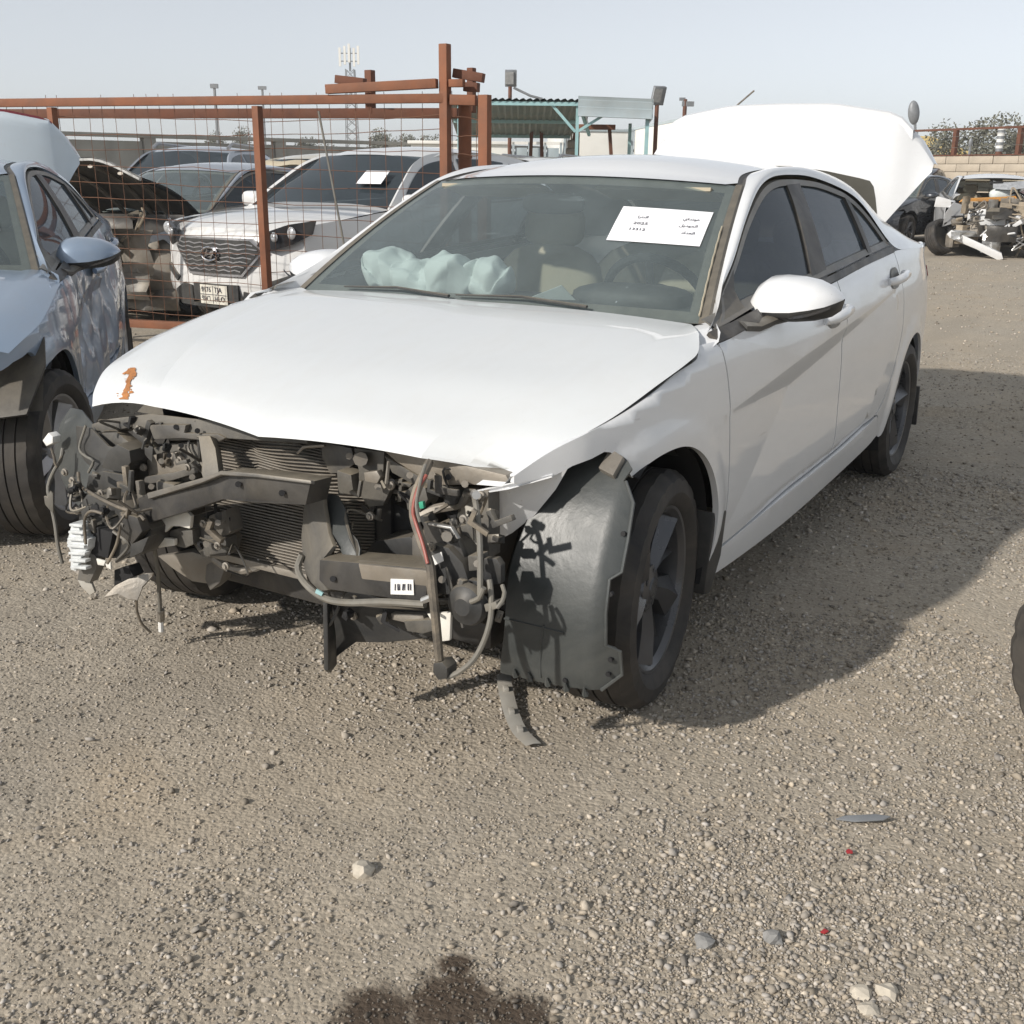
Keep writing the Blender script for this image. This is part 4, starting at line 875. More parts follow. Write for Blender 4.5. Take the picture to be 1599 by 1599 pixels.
FRONT_TUBES = [
 ('latch_bolt', 'dusty_steel', .022, [(.58, -.162, .584), (.6, -.135, .579)]),
 ('lower_hose', 'dirty_metal', .013, [(.4, -.351, .294), (.4, -.302, .278), (.4, -.24, .281), (.4, -.185, .307), (.4, -.155, .322)]),
 ('hose_joint', 'alloy_bright', .017, [(.4, -.2, .3), (.4, -.16, .322)]),
 ('loose_cable', 'wire_grey', .0055, [(.46, -.889, .557), (.48, -.88, .523), (.5, -.881, .504), (.52, -.896, .451), (.55, -.849, .407), (.56, -.828, .358), (.57, -.813, .3), (.57, -.803, .242)]),
 ('loose_cable', 'wire_black', .004, [(.46, -.885, .548), (.5, -.873, .513), (.5, -.88, .543), (.5, -.887, .566)]),
 ('loose_cable', 'wire_grey', .004, [(.46, -.772, .642), (.47, -.799, .572), (.5, -.73, .561), (.5, -.703, .553), (.5, -.731, .515)]),
 ('loose_cable', 'wire_black', .005, [(.52, -.75, .516), (.55, -.705, .492), (.6, -.578, .493), (.62, -.465, .485), (.62, -.398, .482), (.62, -.366, .466)]),
 ('loose_cable', 'wire_black', .004, [(.66, -.565, .373), (.66, -.559, .444), (.66, -.528, .474), (.66, -.482, .475)]),
 ('loose_cable', 'wire_black', .004, [(.66, -.483, .333), (.66, -.438, .396), (.66, -.415, .454)]),
 ('sensor_lead', 'wire_grey', .006, [(.53, -.446, .357), (.5, -.476, .265), (.48, -.502, .175), (.47, -.517, .116)]),
 ('sensor_plug', 'dirty_metal', .012, [(.47, -.516, .124), (.46, -.53, .085)]),
 ('sensor_tip', 'sticker', .008, [(.46, -.529, .089), (.46, -.532, .048)]),
 ('loose_cable', 'wire_black', .004, [(.56, -.504, .191), (.54, -.531, .139), (.52, -.539, .09), (.5, -.529, .059)]),
 ('coolant_hose', 'wire_grey', .009, [(.54, .109, .436), (.55, .102, .406), (.57, .129, .387), (.59, .182, .371), (.6, .239, .363), (.61, .313, .374), (.62, .426, .404), (.62, .542, .423)]),
 ('latch_screw', 'dirty_metal', .018, [(.45, .231, .682), (.475, .253, .689)]),
 ('bracket_bolt', 'dirty_metal', .012, [(.57, .567, .576), (.59, .583, .583)]),
 ('hose_stub', 'wire_grey', .014, [(.55, .515, .423), (.53, .544, .437), (.52, .587, .436)]),
 ('wiring_harness', 'wire_black', .011, [(.5, .473, .718), (.55, .49, .697), (.58, .49, .659), (.6, .5, .621), (.62, .531, .58), (.63, .552, .553), (.64, .572, .526), (.645, .58, .484), (.65, .588, .442), (.65, .594, .382), (.65, .6, .313)]),
 ('red_lead', 'wire_red', .004, [(.56, .508, .707), (.59, .504, .679), (.61, .506, .64), (.615, .514, .617), (.635, .549, .572), (.65, .572, .536)]),
 ('grey_lead', 'wire_grey', .004, [(.54, .491, .724), (.58, .505, .696), (.61, .515, .649), (.615, .528, .615)]),
 ('loop_cable', 'wire_grey', .0065, [(.65, .619, .274), (.64, .645, .289), (.63, .679, .325), (.62, .7, .372), (.61, .71, .424), (.6, .705, .473), (.59, .694, .504)]),
 ('horn_lead', 'wire_grey', .007, [(.52, .609, .671), (.55, .636, .639), (.57, .656, .588), (.59, .67, .537), (.61, .683, .464)]),
 ('short_lead', 'wire_grey', .006, [(.62, .665, .456), (.62, .686, .469), (.62, .699, .496)]),
 ('plug_lead', 'wire_grey', .005, [(.57, .715, .489), (.58, .727, .478), (.6, .733, .464), (.61, .726, .451)]),
 ('cross_cable', 'dirty_metal', .012, [(.46, .415, .569), (.45, .455, .59), (.45, .528, .616), (.45, .546, .644)]),
 ('hinge_bolt', 'alloy_bright', .01, [(.52, .61, .67), (.545, .631, .676)]),
 ('harness_tie', 'alloy_bright', .008, [(.64, .55, .441), (.64, .574, .455)]),
 ('hole_disc', 'inner_dark', .0075, [(.463, -.468, .679), (.469, -.462, .681)]),  # solid dark discs; the shade inside open holes is put into their colour
 ('hole_disc', 'inner_dark', .0075, [(.475, -.379, .689), (.481, -.373, .691)]),
 ('hole_disc', 'inner_dark', .0075, [(.465, -.428, .601), (.47, -.422, .603)]),
 ('hole_disc', 'inner_dark', .0075, [(.452, -.391, .631), (.458, -.385, .633)]),
 ('hole_disc', 'inner_dark', .0075, [(.479, -.295, .69), (.484, -.289, .692)]),
 ('hole_disc', 'inner_dark', .0075, [(.452, .329, .639), (.458, .333, .641)]),
 ('hole_disc', 'inner_dark', .0075, [(.467, .504, .68), (.473, .508, .682)]),
 ('hole_disc', 'inner_dark', .0075, [(.457, .232, .674), (.462, .236, .676)]),
 ('hole_disc', 'inner_dark', .0075, [(.652, .018, .632), (.658, .023, .634)]),
 ('hole_disc', 'inner_dark', .0075, [(.622, .277, .431), (.628, .281, .434)]),
 ('hole_disc', 'inner_dark', .0075, [(.649, .154, .63), (.654, .159, .633)]),
 ('bolt_head', 'dirty_metal', .0085, [(.465, -.461, .58), (.476, -.448, .584)]),
 ('bolt_head', 'dirty_metal', .0085, [(.475, -.333, .555), (.486, -.321, .56)]),
 ('bolt_head', 'dirty_metal', .0085, [(.465, -.512, .498), (.476, -.499, .503)]),
 ('bolt_head', 'dirty_metal', .0085, [(.45, .197, .684), (.461, .206, .687)]),
 ('bolt_head', 'dirty_metal', .0085, [(.455, .288, .62), (.466, .296, .624)]),
 ('bolt_head', 'dirty_metal', .0085, [(.465, .392, .667), (.476, .4, .671)]),
 ('bolt_head', 'dirty_metal', .0085, [(.47, .461, .679), (.481, .468, .683)]),
 ('bolt_head', 'dirty_metal', .0085, [(.47, .552, .671), (.481, .559, .675)]),
 ('bolt_head', 'dirty_metal', .0085, [(.595, .571, .481), (.606, .579, .486)]),
 ('bolt_head', 'dirty_metal', .0085, [(.585, .659, .533), (.596, .666, .538)]),
 ('bolt_head', 'dirty_metal', .0085, [(.535, -.234, .398), (.546, -.222, .403)]),
 ('bolt_head', 'dirty_metal', .0085, [(.535, -.185, .467), (.546, -.173, .472)]),
]
# ---------------------------------------------------------------- the white sedan with its front torn off
CAR = empty('sedan'); tag(CAR, 'white sedan with a paper in its windscreen, front bumper torn off, boot lid up', 'car')
body_shell(CAR, 'white_paint', steer=rad(6), steer_r=rad(14), fender_right='cut')
for s in (1, -1): side_mirror(CAR, 'white_paint', s)
# hood: matched lines front to rear
ER = [(.478, -.71, .715), (.435, -.75, .745), (.348, -.80, .789), (.214, -.84, .825), (.083, -.855, .858), (-.131, -.86, .90), (-.354, -.855, .930), (-.47, -.80, .945)]
CR = [(.451, -.484, .736), (.425, -.488, .775), (.330, -.545, .811), (.188, -.606, .855), (.05, -.65, .885), (-.13, -.685, .921), (-.30, -.695, .950), (-.44, -.70, .960)]
CE = [(.575, .02, .742), (.545, .02, .775), (.45, .02, .815), (.30, .02, .858), (.12, .02, .895), (-.09, .02, .932), (-.27, .02, .960), (-.40, .02, .972)]
CLn = [(.51, .46, .736), (.455, .475, .775), (.345, .52, .812), (.21, .575, .855), (.05, .625, .887), (-.14, .67, .922), (-.30, .70, .946), (-.42, .728, .954)]
EL = [(.40, .655, .695), (.415, .675, .703), (.366, .738, .760), (.226, .805, .814), (.06, .842, .868), (-.08, .858, .902), (-.17, .852, .920), (-.29, .805, .948)]
rows = []
def bez(a, b, n, lift):
    t = np.linspace(0, 1, n)[:, None]; return np.array(a)*(1-t)+np.array(b)*t+np.array([0, 0, 1])*lift*4*t*(1-t)
ERs, CRs, CEs, CLs, ELs = (spl(x, 9) for x in (ER, CR, CE, CLn, EL))
def dens(P, m=6):
    Q = np.array(P); Qe = np.vstack([2*Q[0]-Q[1], Q, 2*Q[-1]-Q[-2]]); out = []
    for i in range(1, len(Qe)-2):
        a, b, c, d = Qe[i-1:i+3]; t = np.linspace(0, 1, m, endpoint=False)[:, None]
        out.append(.5*((2*b)+(-a+c)*t+(2*a-5*b+4*c-d)*t*t+(-a+3*b-3*c+d)*t**3))
    return np.vstack(out+[Q[-1:]])
ERs, CRs, CEs, CLs, ELs = map(dens, (ER, CR, CE, CLn, EL))
N = len(ERs)
cols = []
for i in range(N):
    f = i/(N-1)
    fr = np.vstack([bez(ERs[i], CRs[i], 7, .012)[:-1], bez(CRs[i], CEs[i], 10, .008)[:-1], bez(CEs[i], CLs[i], 10, .008)[:-1], bez(CLs[i], ELs[i], 7, .004)])
    cols.append(fr)
cols = np.array(cols)
# front and side returns
front = cols[0]+np.array([.002, 0, -.007]); front2 = cols[0]+np.array([-.03, 0, -.010])
hd = MB().grid(np.vstack([front2[None], front[None], cols])).build('hood', 'hood_paint', CAR, sharp=7)

# rust showing through the chipped corner of the hood
def hood_at(i, j, off=.0015): return cols[i, j]+np.array([.35, -.25, .9])*off
ii, jj = np.meshgrid(np.linspace(0, 11, 60), np.linspace(2.1, 4.1, 30), indexing='ij')
def cinterp(a, b):
    a0 = int(min(a, N-2)); b0 = int(min(b, cols.shape[1]-2)); fa, fb = a-a0, b-b0
    return (cols[a0, b0]*(1-fa)+cols[a0+1, b0]*fa)*(1-fb)+(cols[a0, b0+1]*(1-fa)+cols[a0+1, b0+1]*fa)*fb
V = np.array([[cinterp(a, b) for a, b in zip(r1, r2)] for r1, r2 in zip(ii, jj)])
V += np.array([.5, -.2, .84])*.0025
from mathutils import noise as mn
b = MB(); m, n2 = V.shape[:2]; b.V = [tuple(x) for x in V.reshape(-1, 3)]
for i in range(m-1):
    for j in range(n2-1):
        t = i/(m-2); cx_ = j/(n2-2); mid = .45+.14*math.sin(t*3+.6)
        q_ = 1-abs(cx_-mid)/(.26+.10*math.sin(t*9))-.25*(t > .92); q_ += .9*mn.noise(Vector((t*7, cx_*4, 2)))+.5*mn.noise(Vector((t*19, cx_*11, 5)))
        if q_ > .34: b.F.append((i*n2+j, i*n2+j+1, (i+1)*n2+j+1, (i+1)*n2+j))
b.build('rust_patch', 'bare_rust', CAR)
# hood inner frame
MB().grid(cols[4:-2, 2:-2][::4]+np.array([0, 0, -.035])).build('hood_frame', 'dark_steel', CAR)

# front-end parts laid bare
def plate(name, mat, th, pts, parent, bev=.0025):
    P = [Vector(p) for p in pts]; n = Vector((0, 0, 0))
    for i in range(len(P)):
        a, b_ = P[i], P[(i+1) % len(P)]; n += a.cross(b_)
    n.normalize()
    if n.x < 0: n = -n
    b = MB(); b.prism(pts, -n*th)
    return b.build(name, mat, parent, sharp=32, bevel=min(bev, th*.3) if th > .004 else 0)
for nm, mt, th, pts in FRONT_PLATES: plate(nm, mt, th, pts, CAR)
for nm, mt, r, pts in FRONT_TUBES: MB().tube(spl(pts, .02), r, 8).build(nm, mt, CAR)
# condenser with bent flat tubes
cd = MB(); bk = MB()
ys = np.linspace(-.34, .20, 40)
def cx(y, z): return .415-.9*max(0, y-.07)**1.4+.006*math.sin(z*60+y*9)*(1 if z > .6 else .3)
for k in range(44):
    z = .325+k*.0085
    sag = lambda y: .006*math.sin(y*18+k*.35)*(z > .58)*(y > -.15)
    fr = [[(cx(y, z)+dx, y, z+sag(y)+dz) for y in ys] for dx, dz in ((-.018, .0015), (0, .0018), (.002, 0), (0, -.0018), (-.018, -.0015))]
    cd.grid(fr)
o = cd.build('condenser_tubes', 'dirty_metal', CAR); o['kind'] = 'stuff'
bk.grid([[(cx(y, z)-.012, y, z) for y in ys] for z in np.linspace(.32, .71, 12)]); bk.build('condenser_core', 'dusty_steel', CAR)
tk = MB(); tk.tube([(.405, -.345, .31), (.405, -.345, .71)], .016, 10); tk.build('condenser_tank', 'dusty_steel', CAR)
tk = MB(); tk.box((.41, -.10, .318), (.035, .5, .02)); tk.build('condenser_foot', 'dirty_metal', CAR, bevel=.003)
sp = MB()
for k in range(3): sp.tube([(.30+.02*k, .17+.02*k, .70), (.33, .165+.015*k, .66), (.34, .19+.015*k, .60), (.33, .22+.015*k, .55)], .007, 6)
sp.build('condenser_pipe', 'dirty_metal', CAR)
ll = MB(); ll.tube([(.44, .02, .665), (.46, .06, .69), (.45, .12, .70)], .004, 6); ll.build('loose_fin', 'dirty_metal', CAR)
# engine bay behind
def eb(nm, mt, *bx, bv=.008):
    b = MB()
    for c_, s_, *r_ in bx: b.box(c_, s_, *(r_ or [(0, 0, 0)]))
    return b.build(nm, mt, CAR, bevel=bv)
eb('engine_block', 'engine_metal', ((.06, -.10, .48), (.40, .62, .36)), ((.05, -.12, .70), (.30, .45, .10)))
eb('gearbox', 'dirty_metal', ((.02, .36, .42), (.34, .30, .28)))
eb('battery_box', 'black_plastic', ((.12, .42, .66), (.26, .24, .20)))
eb('radiator_shroud', 'black_plastic', ((.33, -.06, .52), (.05, .62, .40)))
eb('subframe', 'dark_steel', ((.22, 0, .20), (.10, 1.0, .07)), ((.0, .42, .22), (.45, .08, .06)), ((.0, -.42, .22), (.45, .08, .06)))
for s in (-1, 1):
    eb('side_member', 'dusty_steel', ((.12, .44*s, .47), (.72, .075, .11)), bv=.01)
    b = MB(); b.grid([[(x, s*(.50+.09*math.sin(t*1.5)), z) for x in np.linspace(.34, -.38, 7)] for t, z in zip(np.linspace(0, 1, 5), np.linspace(.35, .80, 5))]); b.build('inner_apron', 'dusty_steel', CAR)
    b = MB(); b.lathe([(.0, .80), (.07, .80), (.10, .76), (.11, .5)], 'z', (-.02, .56*s, 0), 20); b.build('strut_tower', 'dusty_steel', CAR)
    b = MB(); b.tube([(.06, .35*s, .24), (.08, .70*s, .25)], .03, 8); b.tube([(.02, .30*s, .32), (.035, .70*s, .32)], .016, 8); b.tube([(.0, .62*s, .40), (-.02, .57*s, .75)], .035, 10); b.build('control_arm', 'dirty_metal', CAR)
# horn
h = MB(); h.lathe([(0, .026), (.02, .026), (.03, .018), (.045, .014), (.05, .004), (.05, -.004), (.035, -.016), (0, -.018)], 'x', (.60, .645, .44), 24); h.build('horn', 'black_plastic', CAR)
# wheel-arch liner hanging ahead of the left tyre
lr = pch(np.radians([-25, -15, 0, 30, 60, 80, 100]), [.392, .40, .405, .415, .45, .45, .43])
def liner(a, y):
    r_ = lr(a); return np.stack([.03+r_*np.cos(a)-.05*sstep(.86, .96, y), y, .317+r_*np.sin(a)], 1)
D2 = math.radians
seg = [[(60, .695), (66.8, .775), (64, .84), (60, .872)], [(60, .872), (55, .866)], [(55, .866), (47.7, .90), (36, .908), (26, .91)], [(26, .91), (23.8, .89)], [(23.8, .89), (13, .893), (2.2, .898)], [(2.2, .898), (-.2, .925), (-8.9, .928)], [(-8.9, .928), (-15.3, .885)], [(-15.3, .885), (-18.6, .75), (-20, .61)], [(-20, .61), (0, .64), (22.8, .642), (40, .66), (60, .695)]]
LL = loop(*[[(D2(a), y) for a, y in s] for s in seg], step=.02)
patch('wheel_liner', LL, liner, 'liner_plastic', CAR, step=.03, thick=.006, out=(1, 0, .3))
mirror_y(MB().lathe([(.375, .50), (.38, .80)], 'y', (.03, 0, .33), 14, D2(55), D2(150)).build('wheel_liner_top', 'black_plastic', CAR))
for yy in (.66, .70, .75, .80, .85): MB().tube([tuple(liner(np.array([D2(a)]), np.array([yy]))[0]+np.array([.006, 0, 0])) for a in (-15, -17, -18.5)], [.002, .006, .009], 5).build('liner_rib', 'liner_plastic', CAR)
sl_ = MB(); sl_.tube([tuple(liner(np.array([D2(a)]), np.array([.735+.0008*(a+10)]))[0]+np.array([.001, 0, 0])) for a in (-16, -5, 5)], .003, 5); sl_.tube([tuple(liner(np.array([D2(4)]), np.array([y]))[0]+np.array([.001, 0, 0])) for y in (.64, .74, .80)], .0025, 5); sl_.build('liner_crease', 'liner_plastic', CAR)
for a, y in ((-3, .91), (-8.5, .905), (19, .90), (38, .90), (-14, .80)):
    q_ = liner(np.array([D2(a)]), np.array([y]))[0]; MB().tube([tuple(q_+np.array([-.004, 0, 0])), tuple(q_+np.array([.004*math.cos(D2(a))+.002, 0, .004*math.sin(D2(a))]))], .006, 8).build('liner_hole_disc', 'inner_dark', CAR)  # short dark plug; the shade of a clip opening is put into its colour
lp_ = [(a, y) for a, y in ((55, .872), (47.7, .903), (36, .911), (26, .913), (23.8, .893), (13, .896), (2.2, .901), (-.2, .928), (-8.9, .931), (-15.3, .888))]
MB().tube([tuple(liner(np.array([D2(a)]), np.array([y]))[0]+np.array([.003, 0, 0])) for a, y in lp_], .0045, 6).build('liner_lip', 'liner_plastic', CAR)
hb = MB(); b3 = [liner(np.array([D2(a)]), np.array([y]))[0] for a, y in ((66, .80), (63, .845), (55, .845), (57, .80))]
hb.prism([tuple(p+np.array([.012, 0, .012])) for p in b3], (-.02, 0, -.02)); hb.build('liner_clip', 'dirty_metal', CAR, bevel=.004)
mf = MB(); mf.prism([(-.285, .885, .46), (-.362, .895, .45), (-.366, .885, .31), (-.325, .875, .205), (-.285, .87, .21)], (0, -.17, 0)); mf.build('mud_flap', 'black_plastic', CAR, bevel=.008)

# boot lid standing open, spoiler lip, loose rear glass in front of it
def lid_skin(y, t):
    """t 0 at the hinge edge, 1 at the top"""
    a = np.abs(y)
    zb = 1.10+0*a+np.clip((a-.56)/.2, 0, 1)*.28; zt = np.interp(a, [0, .27, .58, .70, .765], [1.698, 1.694, 1.645, 1.53, 1.42])
    x = -3.27-.10*(a/.76)**2.5-.03*np.clip((a-.60)/.1, 0, 1)
    z = zb+(zt-zb)*t; x = x-.05*np.clip((t-.9)/.1, 0, 1)**2-.03*t
    return np.stack([x, y, z], -1)
yy = np.r_[np.linspace(-.765, -.58, 6), np.linspace(-.5, .5, 15), np.linspace(.58, .765, 6)]
tt = np.r_[np.linspace(0, .85, 9), .9, .94, .97, 1.0]
def make_lid(pm, root, gl=True):
    sk = [lid_skin(yy, np.full(len(yy), t)) for t in tt]
    top = sk[-1]+np.array([-.06, 0, -.01])
    L = MB().grid(sk+[top]).build('boot_lid', pm, root, sharp=24)
    inn = MB(); inn.grid([s_*np.array([1, .96, 1])+np.array([-.045, 0, 0]) for s_ in sk[::3]]); inn.build('lid_lining', 'inner_dark', root)
    for s in (-1, 1):
        g_ = MB(); g_.tube([(-3.05, .52*s, .98), (-3.12, .54*s, 1.05), (-3.28, .5*s, 1.15)], .018, 8); g_.build('lid_hinge', 'dark_steel', root)
    return L
make_lid('white_paint', CAR)
sp_ = MB(); ysp = np.linspace(-.66, .66, 23)
sp_.grid([[(-3.30-.06*(y/.66)**2-dx, y, float(lid_skin(np.array(y), 1.0)[2])+dz) for y in ysp] for dx, dz in ((.020, -.04), (.016, .004), (.04, .012), (.08, -.012), (.06, -.03))]); sp_.build('lid_spoiler', 'white_paint', CAR, sharp=30)
pg = [(.211, 1.40), (.383, 1.378), (.537, 1.348), (.585, 1.336), (.604, 1.31), (.615, 1.26), (.63, 1.16), (.63, 1.06)]
pg = [(y, z) for y, z in pg]+[(-y, z) for y, z in pg[::-1]]
b = MB(); b.prism([(-2.95+.25*(1.2-z)*-1, y, z) for y, z in pg], (-.006, 0, 0)); b.build('rear_glass', 'back_glass', CAR)

# papers and airbag seen through the windscreen
def wpt(u, v, off): return wsurf(u, v)+np.array([.53, 0, .848])*off
pb = MB(); pb.grid([[wpt(u0+(u1-u0)*t, v, .004) for t in np.linspace(0, 1, 9)] for u0, u1, v in ((.4874, .9254, .465), (.485, .932, .60), (.4828, .9386, .733))])
pap = pb.build('notice_paper', 'paper', CAR)
A0, A1, A2 = wpt(.484, .735, .006), wpt(.935, .727, .006), wpt(.4874, .475, .006)
ex = (A1-A0); Lx = np.linalg.norm(ex); ex /= Lx; ey = (A0-A2); Ly = np.linalg.norm(ey); ey /= Ly; ez = np.cross(ex, ey); ez /= np.linalg.norm(ez); ey = np.cross(ez, ex)
def lettering(txt, org, ex, ey, ez, h, mat, parent, right=False, name='lettering', sx=1.0):
    c = bpy.data.curves.new(name, 'FONT'); c.body = txt; c.resolution_u = 2; c.offset = .012
    t = bpy.data.objects.new(name, c); COL.objects.link(t); bpy.context.view_layer.update()
    me = bpy.data.meshes.new_from_object(t.evaluated_get(bpy.context.evaluated_depsgraph_get())); bpy.data.objects.remove(t); bpy.data.curves.remove(c)
    V = np.array([v.co[:] for v in me.vertices]); w_ = V[:, 0].max(); k = h/.72
    for v in me.vertices:
        x = (v.co.x-(w_ if right else 0))*k*sx; y = v.co.y*k
        v.co = Vector(org+ex*x+ey*y)
    me.update(); me.name = name
    return link(name, me, mat, parent)
def lettering_on(txt, fx, fy, h, mat, parent, sx=1.0):
    """lettering bent to the curve of the windscreen, right-aligned at fx, baseline fy (fractions of the sheet)"""
    o = lettering(txt, np.zeros(3), np.array([1., 0, 0]), np.array([0, 1., 0]), None, h, mat, parent, True, sx=sx)
    for v in o.data.vertices:
        x = fx+v.co.x/Lx; y = fy-v.co.y/Ly; vv_ = .733-(.733-.465)*y; uu_ = (.4828+(.4874-.4828)*y)*(1-x)+(.9386+(.9254-.9386)*y)*x
        v.co = Vector(wpt(uu_, vv_, .0052))
    o.data.update(); return o
AR = dict(h=u'\ufeeb\ufeee\ufee7\ufeaa\ufe8d\ufef1', m=u'\ufe8d\ufedf\ufee4\ufeee\ufea9\ufef3\ufede', d=u'\ufe8d\ufedf\ufecc\ufeaa\ufe8d\ufea9', e=u'\ufe8d\ufedf\ufee8\ufe98\ufeae\ufe8d')
def pp(fx, fy): return A0+ex*fx*Lx-ey*fy*Ly+ez*.0008
for k, fy in (('h', .30), ('m', .50), ('d', .70)): lettering_on(AR[k][::-1], .90, fy, .0135, 'ink', pap)
lettering_on(AR['e'][::-1], .34, .33, .0135, 'ink', pap)
lettering_on('2025', .37, .52, .0135, 'ink', pap, 1.3); lettering_on('13312', .37, .69, .0125, 'ink', pap, 1.25)
b = MB(); b.prism([(-.62, .08, .965), (-.62, .205, 1.015), (-.66, .235, .967)], (-.002, 0, .001)); b.build('folded_paper', 'cloth_white', CAR)
def blob(parts, name, mat, parent, amp=.012, seed=3):
    b = MB()
    for c_, s_, r_ in parts: cushion(b, c_, s_, r_, n=34, p=2.6)
    from mathutils import noise as mn
    V2 = []
    for v in b.V:
        p_ = Vector(v)*9+Vector((seed, 0, 0)); d_ = mn.noise_vector(p_)*amp+mn.noise_vector(p_*2.3)*amp*.5
        q_ = Vector((p_.x*.5+p_.z*.8, p_.y*1.1, p_.z*.6))
        r1 = min(1, abs(mn.noise(q_*1.1))*3.2); r2 = min(1, abs(mn.noise(q_*2.3+Vector((4, 1, 2))))*3)
        d_ += Vector((.5, 0, .85))*amp*(1.5*r1+.25*r2-1.1); V2.append(tuple(Vector(v)+d_))
    b.V = V2; return b.build(name, mat, parent, sharp=55)
blob([((-.72, -.55, 1.01), (.16, .20, .15), (0, 0, .2)), ((-.71, -.40, .995), (.18, .24, .13), (0, .1, 0)), ((-.72, -.27, 1.005), (.18, .22, .15), (0, -.1, .3)), ((-.74, -.14, 1.0), (.14, .16, .13), (0, 0, 0))], 'airbag', 'cloth_white', CAR, .020)
cs = MB(); cs.tube([wpt(1.0, v, .008+.002*math.sin(v*70)) for v in np.linspace(.02, .62, 30)], .0028, 5); cs.build('old_sealant', 'seat_beige', CAR)

# clips, brackets and leads in the torn corners
def bits(parent, n, c, size, seed, mats, rr):
    g_ = np.random.default_rng(seed)
    for k in range(n):
        p_ = np.array(c)+(g_.random(3)-.5)*np.array(size); m_ = mats[g_.integers(len(mats))]; b = MB(); q_ = k % 5
        if q_ == 0: b.tube(spl([p_+g_.normal(0, .03, 3) for _ in range(4)], .015), g_.uniform(.0025, .005), 5); b.build('loose_lead', m_, parent)
        elif q_ == 1: b.lathe([(0, .006), (.006, .006), (.007, .001), (.011, 0), (.011, -.006)], 'x', p_, 10); b.build('bolt', 'dirty_metal', parent)
        elif q_ == 2:
            L_ = g_.uniform(*rr, 3); b.box(p_, L_, g_.uniform(-.6, .6, 3)); b.box(p_+np.array([.01, L_[1]*.3, L_[2]*.3]), L_*.6, g_.uniform(-.3, .3, 3)); b.build('clip', m_, parent, bevel=.002)
        else:
            a = g_.uniform(-.5, .5)+(1.57 if k % 2 else 0); L_ = g_.uniform(*rr)*1.5; w_ = g_.uniform(.25, .45); ca, sa = math.cos(a), math.sin(a)
            for (u, v_) in ((1, 0),): pts_ = [(0, 0), (1.6, 0), (1.6, w_), (w_, w_), (w_, 1.1), (0, 1.1)] if k % 3 else [(-.5, 0), (.9, 0), (1.0, .3), (.5, .5), (.45, .9), (-.1, .8), (-.3, .45)]
            b.prism([tuple(p_+L_*np.array([0, x*ca-y*sa, x*sa+y*ca])) for x, y in pts_], (-g_.uniform(.004, .018), g_.normal(0, .004), 0)); b.build('bracket', m_, parent, bevel=.0015)
BM = ['black_plastic', 'dusty_plastic', 'dark_steel', 'inner_dark', 'dusty_steel', 'wire_black']
bits(CAR, 34, (.60, -.56, .44), (.10, .34, .22), 41, BM, (.012, .035)); bits(CAR, 22, (.47, -.45, .61), (.08, .40, .12), 42, BM, (.012, .032))
bits(CAR, 30, (.47, .44, .60), (.12, .42, .16), 43, BM, (.012, .032)); bits(CAR, 18, (.56, .62, .50), (.10, .18, .26), 44, BM, (.010, .026)); bits(CAR, 12, (.53, -.18, .42), (.06, .22, .14), 45, BM, (.010, .025))
bits(CAR, 12, (.55, .38, .33), (.06, .34, .08), 46, BM, (.012, .03))
# ---------------------------------------------------------------- closed hood for the other sedans
def plain_hood(root, pm):
    h = []
    for i in range(N):
        e = (ERs[i]*np.array([1, -1, 1])); c1 = CRs[i]*np.array([1, -1, 1]); ce = CEs[i]*np.array([1, 0, 1])
        L_ = np.vstack([bez(ce, c1, 8, .012)[:-1], bez(c1, e, 6, .01)]); h.append(np.vstack([L_[::-1]*np.array([1, -1, 1]), L_[1:]]))
    h = np.array(h); f1 = h[0]+np.array([.0, 0, -.01])
    MB().grid(np.vstack([f1[None], h])).build('hood', pm, root, sharp=30)
    fb = MB(); fb.grid([[(.86-.32*abs(t)**3+dx, .86*t, z) for t in np.linspace(-1, 1, 19)] for z, dx in ((.70, -.20), (.62, -.04), (.48, 0), (.34, -.02), (.24, -.10))]); fb.build('front_bumper', pm, root)

# ---------------------------------------------------------------- blue-grey sedan alongside, door dented, fender gone
SIL = empty('sedan', (.476, -2.277, 0), .794); tag(SIL, 'blue-grey sedan with dented front door, standing at the picture edge beside the white one', 'car')
sd, sr, sq, _ = body_shell(SIL, 'silver_blue', fender_left=True, fender_right=True, steer=rad(-14), steer_r=rad(-14), wheelmat='rim_silver', gl='side_glass')
from mathutils import noise as mn
def dent(o, spots, amp):
    """push crumpled hollows into a panel"""
    me = o.data; n_ = len(me.vertices)
    for v in me.vertices:
        d_ = 0
        for cx_, cz_, r_, a_ in spots:
            q_ = math.hypot(v.co.x-cx_, (v.co.z-cz_)*.8)/r_
            if q_ < 1: d_ += a_*(1-q_*q_)**2
        if d_: v.co.y -= d_*(.75+.5*mn.noise(v.co*9)); v.co.y += mn.noise(v.co*16)*amp*min(1, d_*30)
    me.normals_split_custom_set([(0, 0, 0)]*len(me.loops)); me.update()
dent(sd, [(-.85, .60, .42, .07), (-1.2, .75, .3, .05), (-.7, .85, .16, .02)], .010); dent(sr, [(-1.7, .65, .35, .08), (-2.0, .9, .25, .04)], .010)
h_ = []
for i in range(8, N):
    e = (ERs[i]*np.array([1, -1, 1])); c1 = CRs[i]*np.array([1, -1, 1]); ce = CEs[i]*np.array([1, 0, 1])
    L_ = np.vstack([bez(ce, c1, 8, .012)[:-1], bez(c1, e, 6, .01)]); h_.append(np.vstack([L_[::-1]*np.array([1, -1, 1]), L_[1:]]))
MB().grid(h_).build('hood', 'silver_blue', SIL, sharp=30)
side_mirror(SIL, 'silver_blue', 1)
make_lid('silver_lid', SIL)
for o in SIL.children:
    if o.name.split('.')[0] in ('boot_lid', 'lid_lining'): o.scale = (1, .84, 1)
